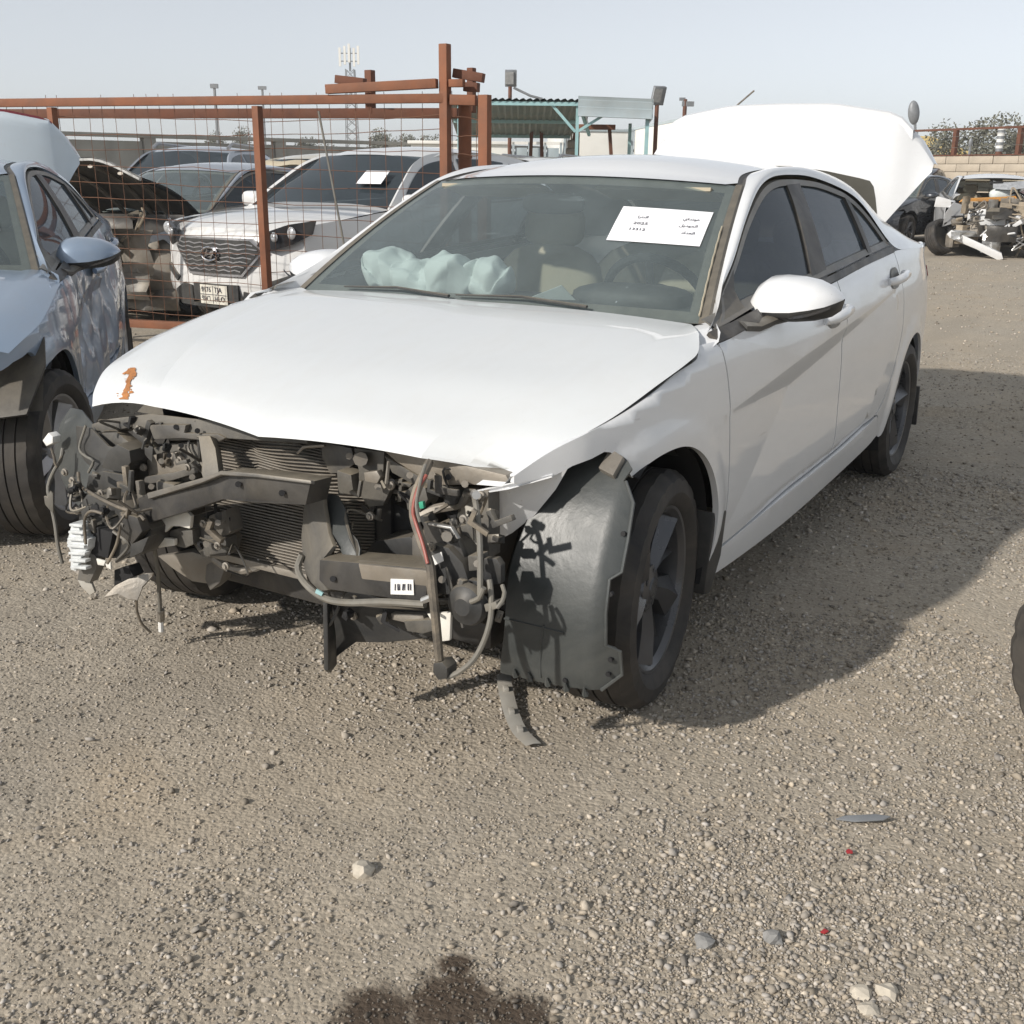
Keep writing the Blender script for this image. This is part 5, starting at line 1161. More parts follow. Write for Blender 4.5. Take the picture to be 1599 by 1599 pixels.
b = MB(); b.grid([[lid_skin(np.array(y), 1.0)+np.array([.012-.0*k, 0, -.028+.034*k]) for y in np.linspace(-.6, .6, 15)] for k in (0, 1)]); b.V = [(x, y*.84, z) for x, y, z in b.V]; b.build('light_bar', 'red_lens', SIL)
b = MB(); b.grid([[wpt(u, v, .004) for u in (.45, .88)] for v in (.35, .62)]); b.build('notice_paper', 'paper', SIL)
b = MB(); b.prism([(.33, .45, .50), (.42, .80, .55), (.30, .86, .70), (.1, .84, .80), (.05, .60, .78)], (-.02, 0, -.01)); b.build('torn_apron', 'black_plastic', SIL, bevel=.005)
b = MB(); b.grid([[(.03+r_*math.cos(a), y, .33+r_*math.sin(a)) for y in (.45, .65, .84)] for a in np.radians(np.linspace(35, 175, 15)) for r_ in (.37,)]); b.build('wheel_liner', 'black_plastic', SIL)
b = MB(); b.box((.1, 0, .5), (.5, 1.0, .4)); b.build('engine_block', 'engine_metal', SIL, bevel=.02)
# broken lamp lying by its wheel
BL = empty('broken_headlamp', (1.03, -1.42, 0), .6); tag(BL, 'broken dark headlamp lying on the gravel by the blue-grey car', 'headlamp')
b = MB(); cushion(b, (0, 0, .12), (.34, .20, .24), (.2, .3, .1), n=12, p=3); b.build('housing', 'black_plastic', BL)
b = MB(); cushion(b, (.03, .06, .13), (.30, .12, .19), (.2, .3, .1), n=12, p=3); b.build('lens', 'lamp_dark', BL)

# ---------------------------------------------------------------- sport utility vehicle shape
def suv(root, pm, front=True, rails=False, gl='dark_glass'):
    w0s = pch([.85, .7, .4, 0, -.6, -2.0, -2.7, -3.2, -3.55], [.62, .78, .88, .915, .92, .925, .92, .88, .78])
    bl_ = pch([.8, 0, -.6, -2, -3.4], [.95, 1.02, 1.06, 1.10, 1.15]); lw = pch([.2, .35, .6, .85, 1.1], [-.06, -.02, 0, -.01, -.045])
    def Ws(x, z):
        b = bl_(x); h = np.maximum(z-b, 0); return w0s(x)+lw(np.minimum(z, b))-.36*h-.25*h*h
    def sd_(x, z): return np.stack([x, Ws(x, z), z], 1)
    def sin_(o): return lambda x, z: np.stack([x, Ws(x, z)-o, z], 1)
    fa = circ(0, .36, .40, 180, 0); ra = circ(-2.67, .36, .40, 180, 0)
    S = loop([(.62, .955), (.4, .985), (0, 1.02), (-.5, 1.06), (-2, 1.10), (-3.42, 1.14)], [(-3.42, 1.14), (-3.52, .8), (-3.45, .36)], [(-3.45, .36), ra[0]], ra, [ra[-1], (-2.2, .25), (-.45, .25), fa[0]], fa, [fa[-1], (.50, .33), (.60, .36)], [(.60, .36), (.62, .6), (.62, .955)], step=.05)
    o = patch('body_side', S, sd_, pm, root, step=.07, thick=.03); mirror_y(o)
    C2 = loop([(-.42, 1.07), (-.75, 1.30), (-1.10, 1.50), (-1.5, 1.575), (-2.2, 1.585), (-2.9, 1.54), (-3.3, 1.42), (-3.45, 1.16)], [(-3.45, 1.16), (-2, 1.115), (-.42, 1.07)], step=.05)
    o = patch('pillar_frame', C2, sin_(.004), pm, root, step=.08, thick=.03); mirror_y(o)
    for nm, sg in (('front_window', ([(-.62, 1.10), (-.85, 1.29), (-1.15, 1.45), (-1.5, 1.51), (-1.66, 1.52)], [(-1.66, 1.52), (-1.64, 1.12)], [(-1.64, 1.12), (-.62, 1.10)])), ('rear_window', ([(-1.74, 1.525), (-2.2, 1.525), (-2.55, 1.50)], [(-2.55, 1.50), (-2.62, 1.15)], [(-2.62, 1.15), (-1.72, 1.125)], [(-1.72, 1.125), (-1.74, 1.525)])), ('quarter_window', ([(-2.65, 1.49), (-2.95, 1.45), (-3.1, 1.36)], [(-3.1, 1.36), (-3.05, 1.19)], [(-3.05, 1.19), (-2.70, 1.16)], [(-2.70, 1.16), (-2.65, 1.49)]))):
        o = patch(nm, loop(*sg, step=.05), sin_(-.004), gl, root, step=.09, thick=0); mirror_y(o)
    T = np.linspace(-1, 1, 17)
    hood = [[(x-.10*t*t*(x > .2), wy*t, z-.05*abs(t)**3) for t in T] for x, wy, z in ((.80, .55, .86), (.79, .66, .93), (.68, .74, .985), (.35, .82, 1.04), (0, .86, 1.075), (-.45, .86, 1.12))]
    MB().grid(hood).build('hood', pm, root, sharp=50)
    ws = MB(); ws.grid([[(x-.10*t*t, y*t, z-.02*t*t) for t in T] for x, y, z in ((-.40, .80, 1.10), (-.66, .74, 1.28), (-.92, .68, 1.43), (-1.15, .63, 1.555))]); ws.build('windscreen', gl, root)
    rf = MB(); rf.grid([[(x-.10*t*t, y*t, z-.055*abs(t)**2.5) for t in T] for x, y, z in ((-1.14, .66, 1.556), (-1.4, .67, 1.615), (-1.9, .67, 1.645), (-2.5, .66, 1.635), (-3.1, .64, 1.58), (-3.35, .62, 1.50))]); rf.build('roof', pm, root)
    rr_ = MB(); rr_.grid([[(x-.1*(1-t*t), y*t, z) for t in T] for x, y, z in ((-3.35, .62, 1.50), (-3.45, .70, 1.15), (-3.55, .78, .8), (-3.5, .78, .36))]); rr_.build('tailgate', pm, root)
    ub = MB(); ub.box((-1.3, 0, .40), (3.6, 1.5, .25)); ub.box((.2, 0, .65), (.8, 1.2, .5)); ub.box((-1.9, 0, .75), (2.6, 1.4, .6)); ub.build('underbody', 'inner_dark', root, smooth=False)
    for s in (-1, 1):
        for x in (0, -2.67):
            wheel(root, (x, .80*s, .345), s, r=.345, wd=.22, rimmat='rim_silver', style='five')
            a = MB(); a.lathe([(.40, .5*s), (.40, .88*s)], 'y', (x, 0, .36), 20, 0, math.pi); a.build('wheel_housing', 'inner_dark', root)
        m = empty('side_mirror'); m.parent = root
        b = MB(); cushion(b, (-.62, 1.0*s, 1.13), (.14, .22, .15), n=10); b.build('cap', pm, m)
        b = MB(); b.tube([(-.58, .86*s, 1.08), (-.62, .95*s, 1.08)], .03, 8); b.build('stalk', 'black_plastic', m)
        if rails:
            r = MB(); r.tube([(-1.3, .60*s, 1.60), (-1.5, .60*s, 1.67), (-2.9, .58*s, 1.64), (-3.1, .57*s, 1.56)], .025, 8); r.build('roof_rail', 'rim_silver', root)
    return Ws
SUV = empty('suv', (-4.953, -4.897, 0), -.023); SUV.scale = (.967,)*3
tag(SUV, 'white suv with black grille and number plate behind the rusty gate', 'car')
suv(SUV, 'suv_white')
def face(x, y): return x-.30*abs(y/.9)**2.2
def splate(nm, mat, pts, x, th=.03, par=SUV, bev=.004):
    L_ = loop(*[[pts[i], pts[(i+1) % len(pts)]] for i in range(len(pts))], step=.05)
    return patch(nm, L_, lambda y, z: np.stack([x-.30*np.abs(y/.9)**2.2, y, z], 1), mat, par, step=.06, thick=th, out=(1, 0, 0))
fcm = MB(); TT = np.linspace(-1, 1, 21)
fcm.grid([[(face(x, w_*t), w_*t, z) for t in TT] for x, w_, z in ((.78, .70, .92), (.83, .80, .86), (.86, .86, .60), (.88, .87, .45), (.86, .86, .36), (.78, .84, .30))]); fcm.build('front_bumper', 'suv_white', SUV)
gr = splate('grille', 'black_plastic', [(-.40, .84), (.40, .84), (.50, .76), (.30, .56), (-.30, .56), (-.50, .76)], .899, .02)
splate('grille_surround', 'chrome_dull', [(-.42, .855), (.42, .855), (.53, .765), (.315, .54), (-.315, .54), (-.53, .765)], .893, .03)
for k in range(7):
    z = .59+.036*k; hw_ = .30+.2*min(1, (z-.56)/.2)-.02-(.08*(z-.76)/.08 if z > .76 else 0)
    b = MB(); nn = 12
    b.grid([[(face(.906, y), y, z+dz+.006*(-1)**j) for j, y in enumerate(np.linspace(-hw_, hw_, nn))] for dz in (-.005, .005)]); b.build('grille_bar', 'chrome_dull', gr)
def ring3(c, ry, rz, t, n=28): return [(c[0], c[1]+ry*math.cos(a), c[2]+rz*math.sin(a)) for a in np.linspace(0, 2*math.pi, n)]
b = MB(); b.tube(ring3((.918, 0, .72), .095, .055, 0), .009, 6, cap=False)
for s in (-1, 1): b.bar((.905, -.045+.02*s-.0, .72-.04), (.905, -.045+.02*s+.045, .72+.04), .014) if False else b.bar((.918, .038*s-.02, .685), (.918, .038*s+.02, .755), .016)
b.bar((.918, -.045, .712), (.918, .045, .728), .014)
b.build('badge', 'chrome', SUV)
pf = splate('plate_holder', 'black_plastic', [(-.26, .47), (.27, .47), (.27, .32), (-.26, .32)], .90, .03)
pl_ = splate('number_plate', 'plate', [(-.155, .46), (.165, .46), (.165, .30), (-.155, .30)], .912, .008)
for i, (t_, y, z) in enumerate((('9176', -.135, .40), ('TJA', .02, .40), ('\u0669\u0661\u0667\u0666', -.135, .325), ('HLO', .02, .325))):
    X0 = np.array([.9135, y, z]); lettering(t_, X0, np.array([0, 1., 0]), np.array([0, 0, 1.]), np.array([1., 0, 0]), .045, 'ink', pl_, sx=.95)
b = MB(); b.bar((.9132, .005, .305), (.9132, .005, .455), .003, .004); b.bar((.9132, -.15, .38), (.9132, .16, .38), .003, .004); b.build('plate_line', 'ink', pl_)
for s in (-1, 1):
    P_ = [(.47, .80), (.55, .91), (.72, .975), (.905, 1.01), (.88, .90), (.75, .82), (.60, .765)]
    ho = patch('headlamp', loop(*[[(s*a[0], a[1]), (s*c[0], c[1])] for a, c in zip(P_, P_[1:]+P_[:1])], step=.04), lambda y, z: np.stack([.905-.30*np.abs(y/.9)**2.2-.10*np.maximum(0, np.abs(y)-.6), y, z], 1), 'lamp_dark', SUV, step=.05, thick=.03, out=(1, 0, 0))
    for yy_, rr2 in ((.62, .035), (.74, .045)):
        b = MB(); b.lathe([(0, .012), (rr2*.5, .016), (rr2, .008), (rr2*1.15, 0)], 'x', (face(.912, yy_)-.10*max(0, yy_-.6), s*yy_, .82+.28*(yy_-.5)+.02), 16); b.build('projector', 'lamp_glass', ho)
    fg = MB(); fg.prism([(face(.895, y), s*y, z) for y, z in ((.52, .50), (.80, .60), (.82, .54), (.58, .455))], (-.03, 0, 0)); fg.build('fog_lamp', 'black_plastic', SUV, bevel=.004)
splate('lower_grille', 'black_plastic', [(-.62, .38), (-.42, .46), (-.30, .44), (-.28, .30), (.30, .30), (.32, .42), (.62, .36), (.5, .27), (-.5, .27)], .895, .05)
b = MB(); b.grid([[(-.62-.1*u*u, .74*u, 1.27), (-.80-.1*u*u, .70*u, 1.385)] for u in (.45, .62, .80)]); b.V = [(x+.02, y, z+.02) for x, y, z in b.V]; b.build('notice_paper', 'paper', SUV)

# ---------------------------------------------------------------- wrecks around it
def junk(parent, name, mat, n, c, size, seed, rr=(.03, .12)):
    """each torn piece is a part of its own"""
    g_ = np.random.default_rng(seed)
    for k in range(n):
        p_ = np.array(c)+(g_.random(3)-.5)*np.array(size); L_ = g_.uniform(*rr, 3)*np.array([1.2, 1.6, .7]); ro = g_.uniform(-.7, .7, 3)
        b = MB(); m_ = mat[k % len(mat)]
        if k % 3 == 0: b.tube(spl([p_+g_.normal(0, .12, 3) for _ in range(4)], .05), g_.uniform(.010, .022), 6); b.build('bent_pipe', m_, parent)
        elif k % 3 == 1: b.box(p_, L_, ro); b.build('torn_bracket', m_, parent, bevel=.006, wob=.008)
        else:
            a = g_.uniform(0, 6.28); q = g_.normal(0, .5, (5, 4)); b.grid([[p_+np.array([.08*math.sin(i+q[i, j]), (i-2)*L_[1]*.7, (j-1.5)*L_[2]*1.3]) for j in range(4)] for i in range(5)]); b.build('crumpled_panel', m_, parent)
BEI = empty('suv', (-8.6, -8.7, 0), .12); tag(BEI, 'beige suv with torn roof lining hanging over its windscreen, second row', 'car'); BEI.scale = (.97,)*3
suv(BEI, 'beige_paint')
b = MB(); b.grid([[(-.86-.12*abs(t)+dx, .64*t, 1.475+dz-.03*t*t+.012*math.sin(7*t)) for t in np.linspace(-1, 1, 17)] for dx, dz in ((.02, .055), (.10, .03), (.13, -.01), (.06, -.03))]); b.build('torn_headliner', 'seat_beige', BEI)
GRY = empty('sedan', (-4.85, -6.95, 0), .10); tag(GRY, 'dusty stripped sedan with its hood raised and front torn off behind the gate', 'car')
body_shell(GRY, 'grey_paint', fender_left=True, interior=False, gl='dark_glass')
hq = []
for i in range(0, N, 2):
    r_ = []
    for t in np.linspace(-1, 1, 15):
        s_ = i/(N-1); r_.append((-.35+.95*(1-s_)*.86, .80*t, 1.0+.95*(1-s_)*.46-.13*abs(t)**2.5+.06*math.sin(3*s_)+.02*math.sin(5*t+4*s_)))
    hq.append(r_)
MB().grid(hq).build('hood', 'grey_paint', GRY); MB().grid(np.array(hq)*np.array([1, .95, 1])+np.array([.01, 0, -.03])).build('hood_lining', 'dusty_steel', GRY)
for t in (-.75, -.3, .3, .75):
    MB().tube([(q[7][0]+.02, .78*t*(1-.3*k/len(hq)), q[7][2]-.06-.13*abs(t)**2.5) for k, q in enumerate(hq)], .03, 6, flat=.5).build('hood_rib', 'dirty_metal', GRY)
MB().tube([(hq[0][j][0]-.02, hq[0][j][1]*.97, hq[0][j][2]-.02) for j in range(15)], .02, 6).build('hood_rim', 'alloy_bright', GRY)
junk(GRY, 'junk', ['engine_metal', 'dark_steel', 'dirty_metal', 'dusty_steel'], 44, (.45, .05, .55), (.7, 1.45, .75), 11, (.05, .2))
b = MB(); b.grid([[(.78+.06*math.sin(3*t), .05+.72*t, .66+.10*t+.03*math.sin(5*t)+dz) for t in np.linspace(0, 1, 9)] for dz in (-.13, 0, .03)]); b.build('bumper_skin', 'beige_paint', GRY)
DRK = empty('suv', (-9.6, -11.6, 0), .45); tag(DRK, 'dark suv with silver roof rails behind the raised hood', 'car'); DRK.scale = (1.05,)*3
suv(DRK, 'grey_paint', rails=True)
WSU = empty('suv', (-14.5, -8.6, 0), .1); tag(WSU, 'white suv roof showing behind the front row near the concrete wall', 'car')
suv(WSU, 'suv_white', rails=True)
BLS = empty('sedan', (-9.2, -6.4, 0), .10); tag(BLS, 'grey-blue sedan squeezed between the beige suv and the white suv', 'car')
body_shell(BLS, 'silver_blue', interior=False, gl='dark_glass'); plain_hood(BLS, 'silver_blue')
# ---------------------------------------------------------------- rusty gate
GATE = empty('steel_gate', (-3.8, -4.3, 0)); tag(GATE, 'rusty steel gate filled with wire mesh standing behind the white sedan', 'gate')
G0 = Vector((0, 0, 0))
def gpos(f):
    """point along the gate foot, f=0 at its left end, 1 at the right end"""
    a = Vector((-2.95, -7.35, 0)); b = Vector((-4.252, -2.378, 0)); return a+(b-a)*f
def gl_(v): return (v[0]+3.8, v[1]+4.3, v[2])
GH = 1.862; gd = (gpos(1)-gpos(0)).normalized(); gn = Vector((gd.y, -gd.x, 0))       # gn points away from the camera side
if gn.x > 0: gn = -gn
FP = {'a': .318, 'b': .661, 'c': .944, 'd': 1.0}
def gbar(name, f0, z0, f1, z1, w_, h_, off=0, mat='rust'):
    p, q = gpos(f0)+gn*off, gpos(f1)+gn*off; b = MB(); b.bar(gl_((p.x, p.y, z0)), gl_((q.x, q.y, z1)), w_, h_); return b.build(name, mat, GATE, bevel=.004)
gbar('top_beam', -.02, GH-.03, FP['c']+.0, GH-.02, .06, .06)
gbar('bottom_beam', -.02, .17, FP['c'], .17, .06, .06)
gbar('rear_beam', -.02, GH-.085, FP['c']-.005, GH-.10, .06, .07, .35, 'rust_dark')
for k in ('a', 'b'): gbar('post', FP[k], .20, FP[k], GH-.062, .06, .055)
gbar('tall_post', FP['c'], .0, FP['c'], 2.19, .065, .06)
gbar('end_post', FP['d'], 0, FP['d'], GH, .075, .06); gbar('end_beam', FP['c']+.008, GH-.03, FP['d']-.012, GH-.035, .06, .068)
gbar('upper_beam', .772, GH+.045, FP['c']-.010, GH+.075, .06, .062, -.02); gbar('upper_beam', FP['c']+.008, GH+.075, .972, GH+.075, .06, .05, -.02)
gbar('cross_stub', .772, GH+.125, .815, GH+.10, .07, .055, .15, 'rust_dark'); gbar('stub_post', .806, GH-.1, .806, GH+.20, .06, .055, .35, 'rust_dark')
gbar('cross_stub', FP['c']+.006, GH+.15, .992, GH+.115, .07, .06, .1, 'rust_dark'); gbar('stub_post', .962, GH-.1, .962, GH+.20, .05, .05, .3, 'rust_dark'); gbar('cross_stub', .965, GH+.06, .985, GH+.055, .07, .06, .1, 'rust_dark')
p_ = gpos(.962)+gn*.15; b = MB(); b.tube([gl_((p_.x, p_.y, 0)), gl_((p_.x, p_.y, GH-.05))], .048, 16)
for z in (1.1, 1.45): b.tube([gl_((p_.x, p_.y, z)), gl_((p_.x, p_.y, z+.02))], .053, 16)
b.build('pipe_post', 'rust', GATE)
rg = np.random.default_rng(3)
for f0, f1 in ((-.02, FP['a']), (FP['a'], FP['b']), (FP['b'], FP['c']), (FP['c'], FP['d'])):
    b = MB(); n_ = int((f1-f0)*5.14/.125)
    for i in range(n_):
        f = f0+(i+.5+rg.uniform(-.12, .12))*(f1-f0)/n_; o1, o2 = rg.normal(0, .004, 2); kx_ = rg.normal(0, .012, 3); off_ = .03+.012*rg.random()
        pts = []
        for j, z in enumerate(np.linspace(.19, GH-.03+(.06 if rg.random() > .4 else 0), 6)):
            q = gpos(f+o1*(j/5)+.0015*kx_[j % 3]*10)+gn*(off_+kx_[j % 3]*.5); pts.append(gl_((q.x, q.y, z)))
        b.tube(pts, .0026, 4, cap=False)
    for k in range(13):
        z = .26+k*.122+rg.uniform(-.02, .02); pts = []; sl = rg.uniform(-.05, .05)
        for t in np.linspace(0, 1, 7):
            q = gpos(f0+(f1-f0)*t)+gn*(.035+rg.normal(0, .006)); pts.append(gl_((q.x, q.y, min(GH-.07, z+sl*(t-.5)+rg.normal(0, .005)))))
        b.tube(pts, .0026, 4, cap=False)
    b.build('wire_mesh', 'wire_rust', GATE)
b = MB(); a0, a1, a2 = gpos(.762)-gn*.06, gpos(.795)-gn*.10, gpos(.83)-gn*.18
b.tube([(a0.x, a0.y, 1.76), (a1.x, a1.y, .90), (a2.x, a2.y, .0)], .008, 6)
tag(b.build('pale_rod', 'wire_grey'), 'thin pale rod leaning against the gate mesh', 'rod')

# ---------------------------------------------------------------- cars behind on the other side of the yard
NV1 = empty('sedan', (-21.2, -3.7, 0), -.2); tag(NV1, 'dark navy sedan with open driver window beyond the raised boot lid', 'car')
body_shell(NV1, 'navy_paint', gl='dark_glass'); plain_hood(NV1, 'navy_paint'); side_mirror(NV1, 'navy_paint', 1); side_mirror(NV1, 'navy_paint', -1)
NV2 = empty('suv', (-27.6, -4.9, 0), -.05); tag(NV2, 'black suv with chipped windscreen parked behind the navy sedan', 'car')
suv(NV2, 'black_paint')
for r_ in (NV1,):
    b = MB(); b.grid([[(-3.2-.42*t, .66*u, 1.04-.01*u*u) for u in np.linspace(-1, 1, 9)] for t in (0, .5, 1)]); b.build('boot_lid', 'navy_paint' if r_ is NV1 else 'black_paint', r_)
WR = empty('wrecked_car', (-19.3, -1.0, 0), .25); tag(WR, 'white car with its whole front smashed away and bare engine showing', 'car')
body_shell(WR, 'wreck_white', fender_left=False, fender_right=False, gl='dark_glass', steer=.1, steer_r=.1)
for o in list(WR.children):
    if o.name.split('.')[0] in ('windscreen', 'windscreen_border', 'wiper', 'dashboard', 'instrument_hood'): bpy.data.objects.remove(o)
    elif o.name.split('.')[0] == 'wheel' and o.location.x > -1:
        if o.location.y < 0: o.location = (.25, -.95, .32); o.rotation_euler = (.35, 0, -.75)
        else: o.location = (.1, .80, .32); o.rotation_euler = (.1, 0, .5)
junk(WR, 'junk', ['engine_metal', 'dark_steel', 'alloy_bright', 'dirty_metal', 'wreck_white'], 110, (.38, 0, .58), (.75, 1.5, .7), 21, (.03, .12))
def wp(nm, mat, pts, th=.03):
    b = MB(); b.prism(pts, (-th, 0, 0)); return b.build(nm, mat, WR, bevel=.006, wob=.01)
eb2 = MB(); eb2.box((.05, .05, .42), (.4, .6, .3)); eb2.lathe([(.02, .02), (.10, .02), (.11, -.03)], 'x', (.42, .1, .42), 16); eb2.build('engine_block', 'engine_metal', WR, bevel=.03)
wp('bent_rail', 'wreck_white', [(.55, -.85, .40), (.58, -.80, .46), (.75, -.35, .28), (.95, .02, .12), (.95, .05, .02), (.90, -.02, .0), (.72, -.38, .16), (.55, -.82, .30)], .10)
wp('crushed_fender', 'wreck_white', [(.2, -.95, .50), (.35, -.92, .75), (.3, -.80, .92), (.1, -.62, .88), (.15, -.60, .62)], .12)
wp('white_flap', 'wreck_white', [(.25, -1.12, .86), (.30, -1.10, 1.02), (.3, -.86, .98), (.28, -.82, .84)], .05)
wp('orange_bar', 'orange_part', [(-.20, -.66, .92), (-.18, -.60, 1.0), (-.16, .25, 1.05), (-.18, .30, .97)], .06)
b = MB(); cushion(b, (-1.0, .15, 1.08), (.25, .50, .22), (.2, .1, .3)); b.build('burst_airbag', 'cloth_white', WR)
b = MB(); b.grid([[wsurf(u, v)+np.array([-.06*math.sin(3*u+v*4), 0, -.07*math.sin(2.5*u+1)]) for u in np.linspace(-.1, .98, 12)] for v in (.62, .8, 1.0)]); b.build('shattered_glass', 'lamp_glass', WR)

# ---------------------------------------------------------------- loose things on the gravel
STR = empty('plastic_strip', (.25, .57, 0)); tag(STR, 'curved grey plastic strip lying beneath the hanging wheel liner', 'plastic strip')
b = MB(); P_ = [(-.115, -.112, .03), (-.036, -.057, .028), (.049, .012, .018), (.111, .074, .012), (.149, .135, .010)]
rw_ = []
for (x, y, z), (dx, dy) in zip(spl(P_, .02), np.tile([[.016, -.013]], (60, 1))): rw_.append([(x-dx, y-dy, z), (x, y, z+.003), (x+dx, y+dy, z)])
b.grid(rw_); b.build('strip', 'grey_strip', STR)
for t in (.25, .55, .8):
    q = spl(P_, .02); q = q[int(t*(len(q)-1))]; b = MB(); b.box((q[0], q[1], q[2]+.006), (.022, .014, .012), (0, 0, .7)); b.build('clip', 'grey_strip', STR, bevel=.002)
def shard(name, mat, loc, pts, h, label, cat, group=None):
    b = MB(); b.prism([(x, y, .004) for x, y in pts], (0, 0, h)); o = b.build(name, mat, bevel=min(.002, h*.3)); o.location = loc; o.rotation_euler = (.12, .1, 0); return tag(o, label, cat, group)
shard('plastic_sliver', 'lamp_grey', (.283, 1.481, .002), [(.03, -.055), (.025, -.015), (0, .04), (-.018, .052), (-.015, .02), (.012, -.04)], .004, 'thin grey plastic sliver lying on the open gravel', 'plastic piece')
shard('red_shard', 'red_shard', (.436, 1.488, .006), [(.008, -.004), (.004, .007), (-.003, .005), (-.007, -.005), (.002, -.008)], .003, 'bright red lens shard near the grey plastic sliver', 'lens shard', 'red lens shards')
shard('red_shard', 'red_shard', (.714, 1.513, .006), [(.006, -.007), (.007, .002), (-.002, .007), (-.006, -.003)], .003, 'red lens shard nearer the pile of larger stones', 'lens shard', 'red lens shards')
def rock(loc, r, label, mat='stone_a', sq=.75, seed=1):
    bm = bmesh.new(); bmesh.ops.create_icosphere(bm, subdivisions=2, radius=r)
    for v in bm.verts:
        n_ = mn.noise(v.co*(1.2/r)+Vector((seed*3.1, 0, 0))); v.co = v.co*(1+.45*n_); v.co.z *= sq
    me = bpy.data.meshes.new('stone'); bm.to_mesh(me); bm.free(); o = link('stone', me, mat); o.location = (*loc, r*sq*.45); o.rotation_euler = (0, 0, seed)
    return tag(o, label, 'stone', 'larger stones in the gravel')
surf('stone_pale', (.50, .45, .37), .9, 0, .2, 40); surf('stone_grey', (.24, .235, .225), .9, 0, .2, 40)
rock((1.012, .659), .022, 'pale chalky stone alone left of the oil stain', 'stone_pale', .7, 2)
rock((.812, 1.648), .020, 'rounded pale stone in the pile at lower right', 'stone_pale', .8, 3); rock((.835, 1.61), .021, 'oblong tan stone beside the rounded pale one', 'stone_pale', .6, 4); rock((.87, 1.63), .018, 'flat tan stone in front of the pile', 'stone_pale', .6, 5)
rock((.78, 1.433), .019, 'dark grey stone between the red shards and the stain', 'stone_grey', .8, 6); rock((.854, 1.329), .020, 'low grey stone nearest the oil stain', 'stone_grey', .6, 7)
rock((1.30, 1.06), .017, 'grey stone lying inside the oil stain', 'stone_grey', .8, 8)
TY = empty('wheel', (-.13, 2.0, .315), 0); tag(TY, 'dusty car wheel standing at the picture edge on the gravel', 'wheel')
wt_ = wheel(TY, (0, 0, 0), -1, rad(20), r=.315, tyremat='dusty_rubber', rimmat='rim_silver', name='wheel_body', style='five')
# flatten: tyre, rim and disc hang directly on the wheel
for ch in list(wt_.children): ch.parent = TY
TY.rotation_euler = (0, 0, rad(66)); bpy.data.objects.remove(wt_)
# ---------------------------------------------------------------- far side of the yard (local x to the picture's right, local y away)
RZ = rad(120.7)
def far(name, x, y, label, cat, group=None, rz=RZ): return tag(empty(name, (x, y, 0), rz), label, cat, group)
def fpart(root, name, mat, *bx, bev=.0, rot=None):
    b = MB()
    for c, s, *r in bx: b.box(c, s, *(r or [(0, 0, 0)]))
    return b.build(name, mat, root, bevel=bev)
# concrete boundary wall on the left, with panels between piers
WL = tag(empty('concrete_wall', (-23, -21.4, 0), math.atan2(3.7, -11.6)), 'long grey concrete wall behind the parked wrecks', 'wall')
for k in range(-4, 7):
    fpart(WL, 'panel', 'concrete_grey', ((k*4.0+2.0, 0, 1.03), (3.62, .16, 2.06)), bev=.02); fpart(WL, 'pier', 'concrete_grey', ((k*4.0, 0, 1.08), (.34, .30, 2.16)), bev=.02)
fpart(WL, 'coping', 'concrete_grey', ((4, 0, 2.20), (44.5, .34, .10)), bev=.01)
# canopy
CN = far('canopy', -19.2, -12.45, 'green corrugated carport canopy on pale blue struts', 'canopy')
b = MB(); nx = 60; rows = []
for z_, y_ in ((2.93, 0), (2.36, 5.0)): rows.append([(-.35+3.1*i/nx, y_, z_+.025*math.sin(i*2.1)) for i in range(nx+1)])
b.grid(rows); b.grid([[(x, y, z-.05) for x, y, z in r] for r in rows]); b.build('roof_sheet', 'sheet_green', CN)
for x0 in (-.05, 2.62): b = MB(); b.bar((x0, .1, 0), (x0, .1, 2.86), .07); b.build('post', 'teal_paint', CN); 
for x0, x1 in ((.34, -.03), (2.0, 2.58)): b = MB(); b.bar((x0, .1, 2.86), (x1, .1, 2.25), .06); b.build('strut', 'teal_paint', CN)
for y0 in (.05, 2.5, 4.9): fpart(CN, 'purlin', 'teal_paint', ((1.2, y0, 2.84-.114*y0), (3.0, .06, .08)))
b = MB(); b.bar((2.66, .3, 2.85), (2.95, .9, 2.2), .06); b.build('strut', 'teal_paint', CN)
b = MB(); b.grid([[(2.72+.36*k, .0+4.3*k, z) for k in np.linspace(0, 1, 8)] for z in (2.98,)]+[[(2.72+.36*k+.06, 4.3*k-.05, 2.90-.0*k) for k in np.linspace(0, 1, 8)]]+[[(2.72+.36*k+.02, 4.3*k-.02, 2.62) for k in np.linspace(0, 1, 8)]]+[[(2.72+.36*k+.08, 4.3*k-.08, 2.56) for k in np.linspace(0, 1, 8)]])
b.build('gutter_panel', 'sheet_pale', CN)
b = MB(); b.grid([[(2.72+.36*k+.1+w_, 4.3*k-.1, 2.98-.02*w_-.05*k) for k in np.linspace(0, 1, 8)] for w_ in (0, 1.45)]); b.grid([[(2.82+.36*k+1.45, 4.3*k-.1, z) for k in (0, 1)] for z in (2.95, 2.50)]); b.grid([[(2.62+w_, -.1+.02*(k % 2), z-.05*w_/1.7) for w_ in np.linspace(0, 1.68, 7)] for k, z in enumerate((3.0, 2.93, 2.92, 2.78, 2.77, 2.62, 2.58, 2.57))]); b.build('fascia', 'sheet_pale', CN)
for x0, y0 in ((4.2, .1), (4.2, 4.0)): b = MB(); b.bar((x0, y0, 0), (x0, y0, 2.6), .08); b.build('post', 'teal_paint', CN)
b = MB(); b.bar((2.62, .1, 2.25), (3.2, .1, 2.6), .06); b.build('strut', 'teal_paint', CN)
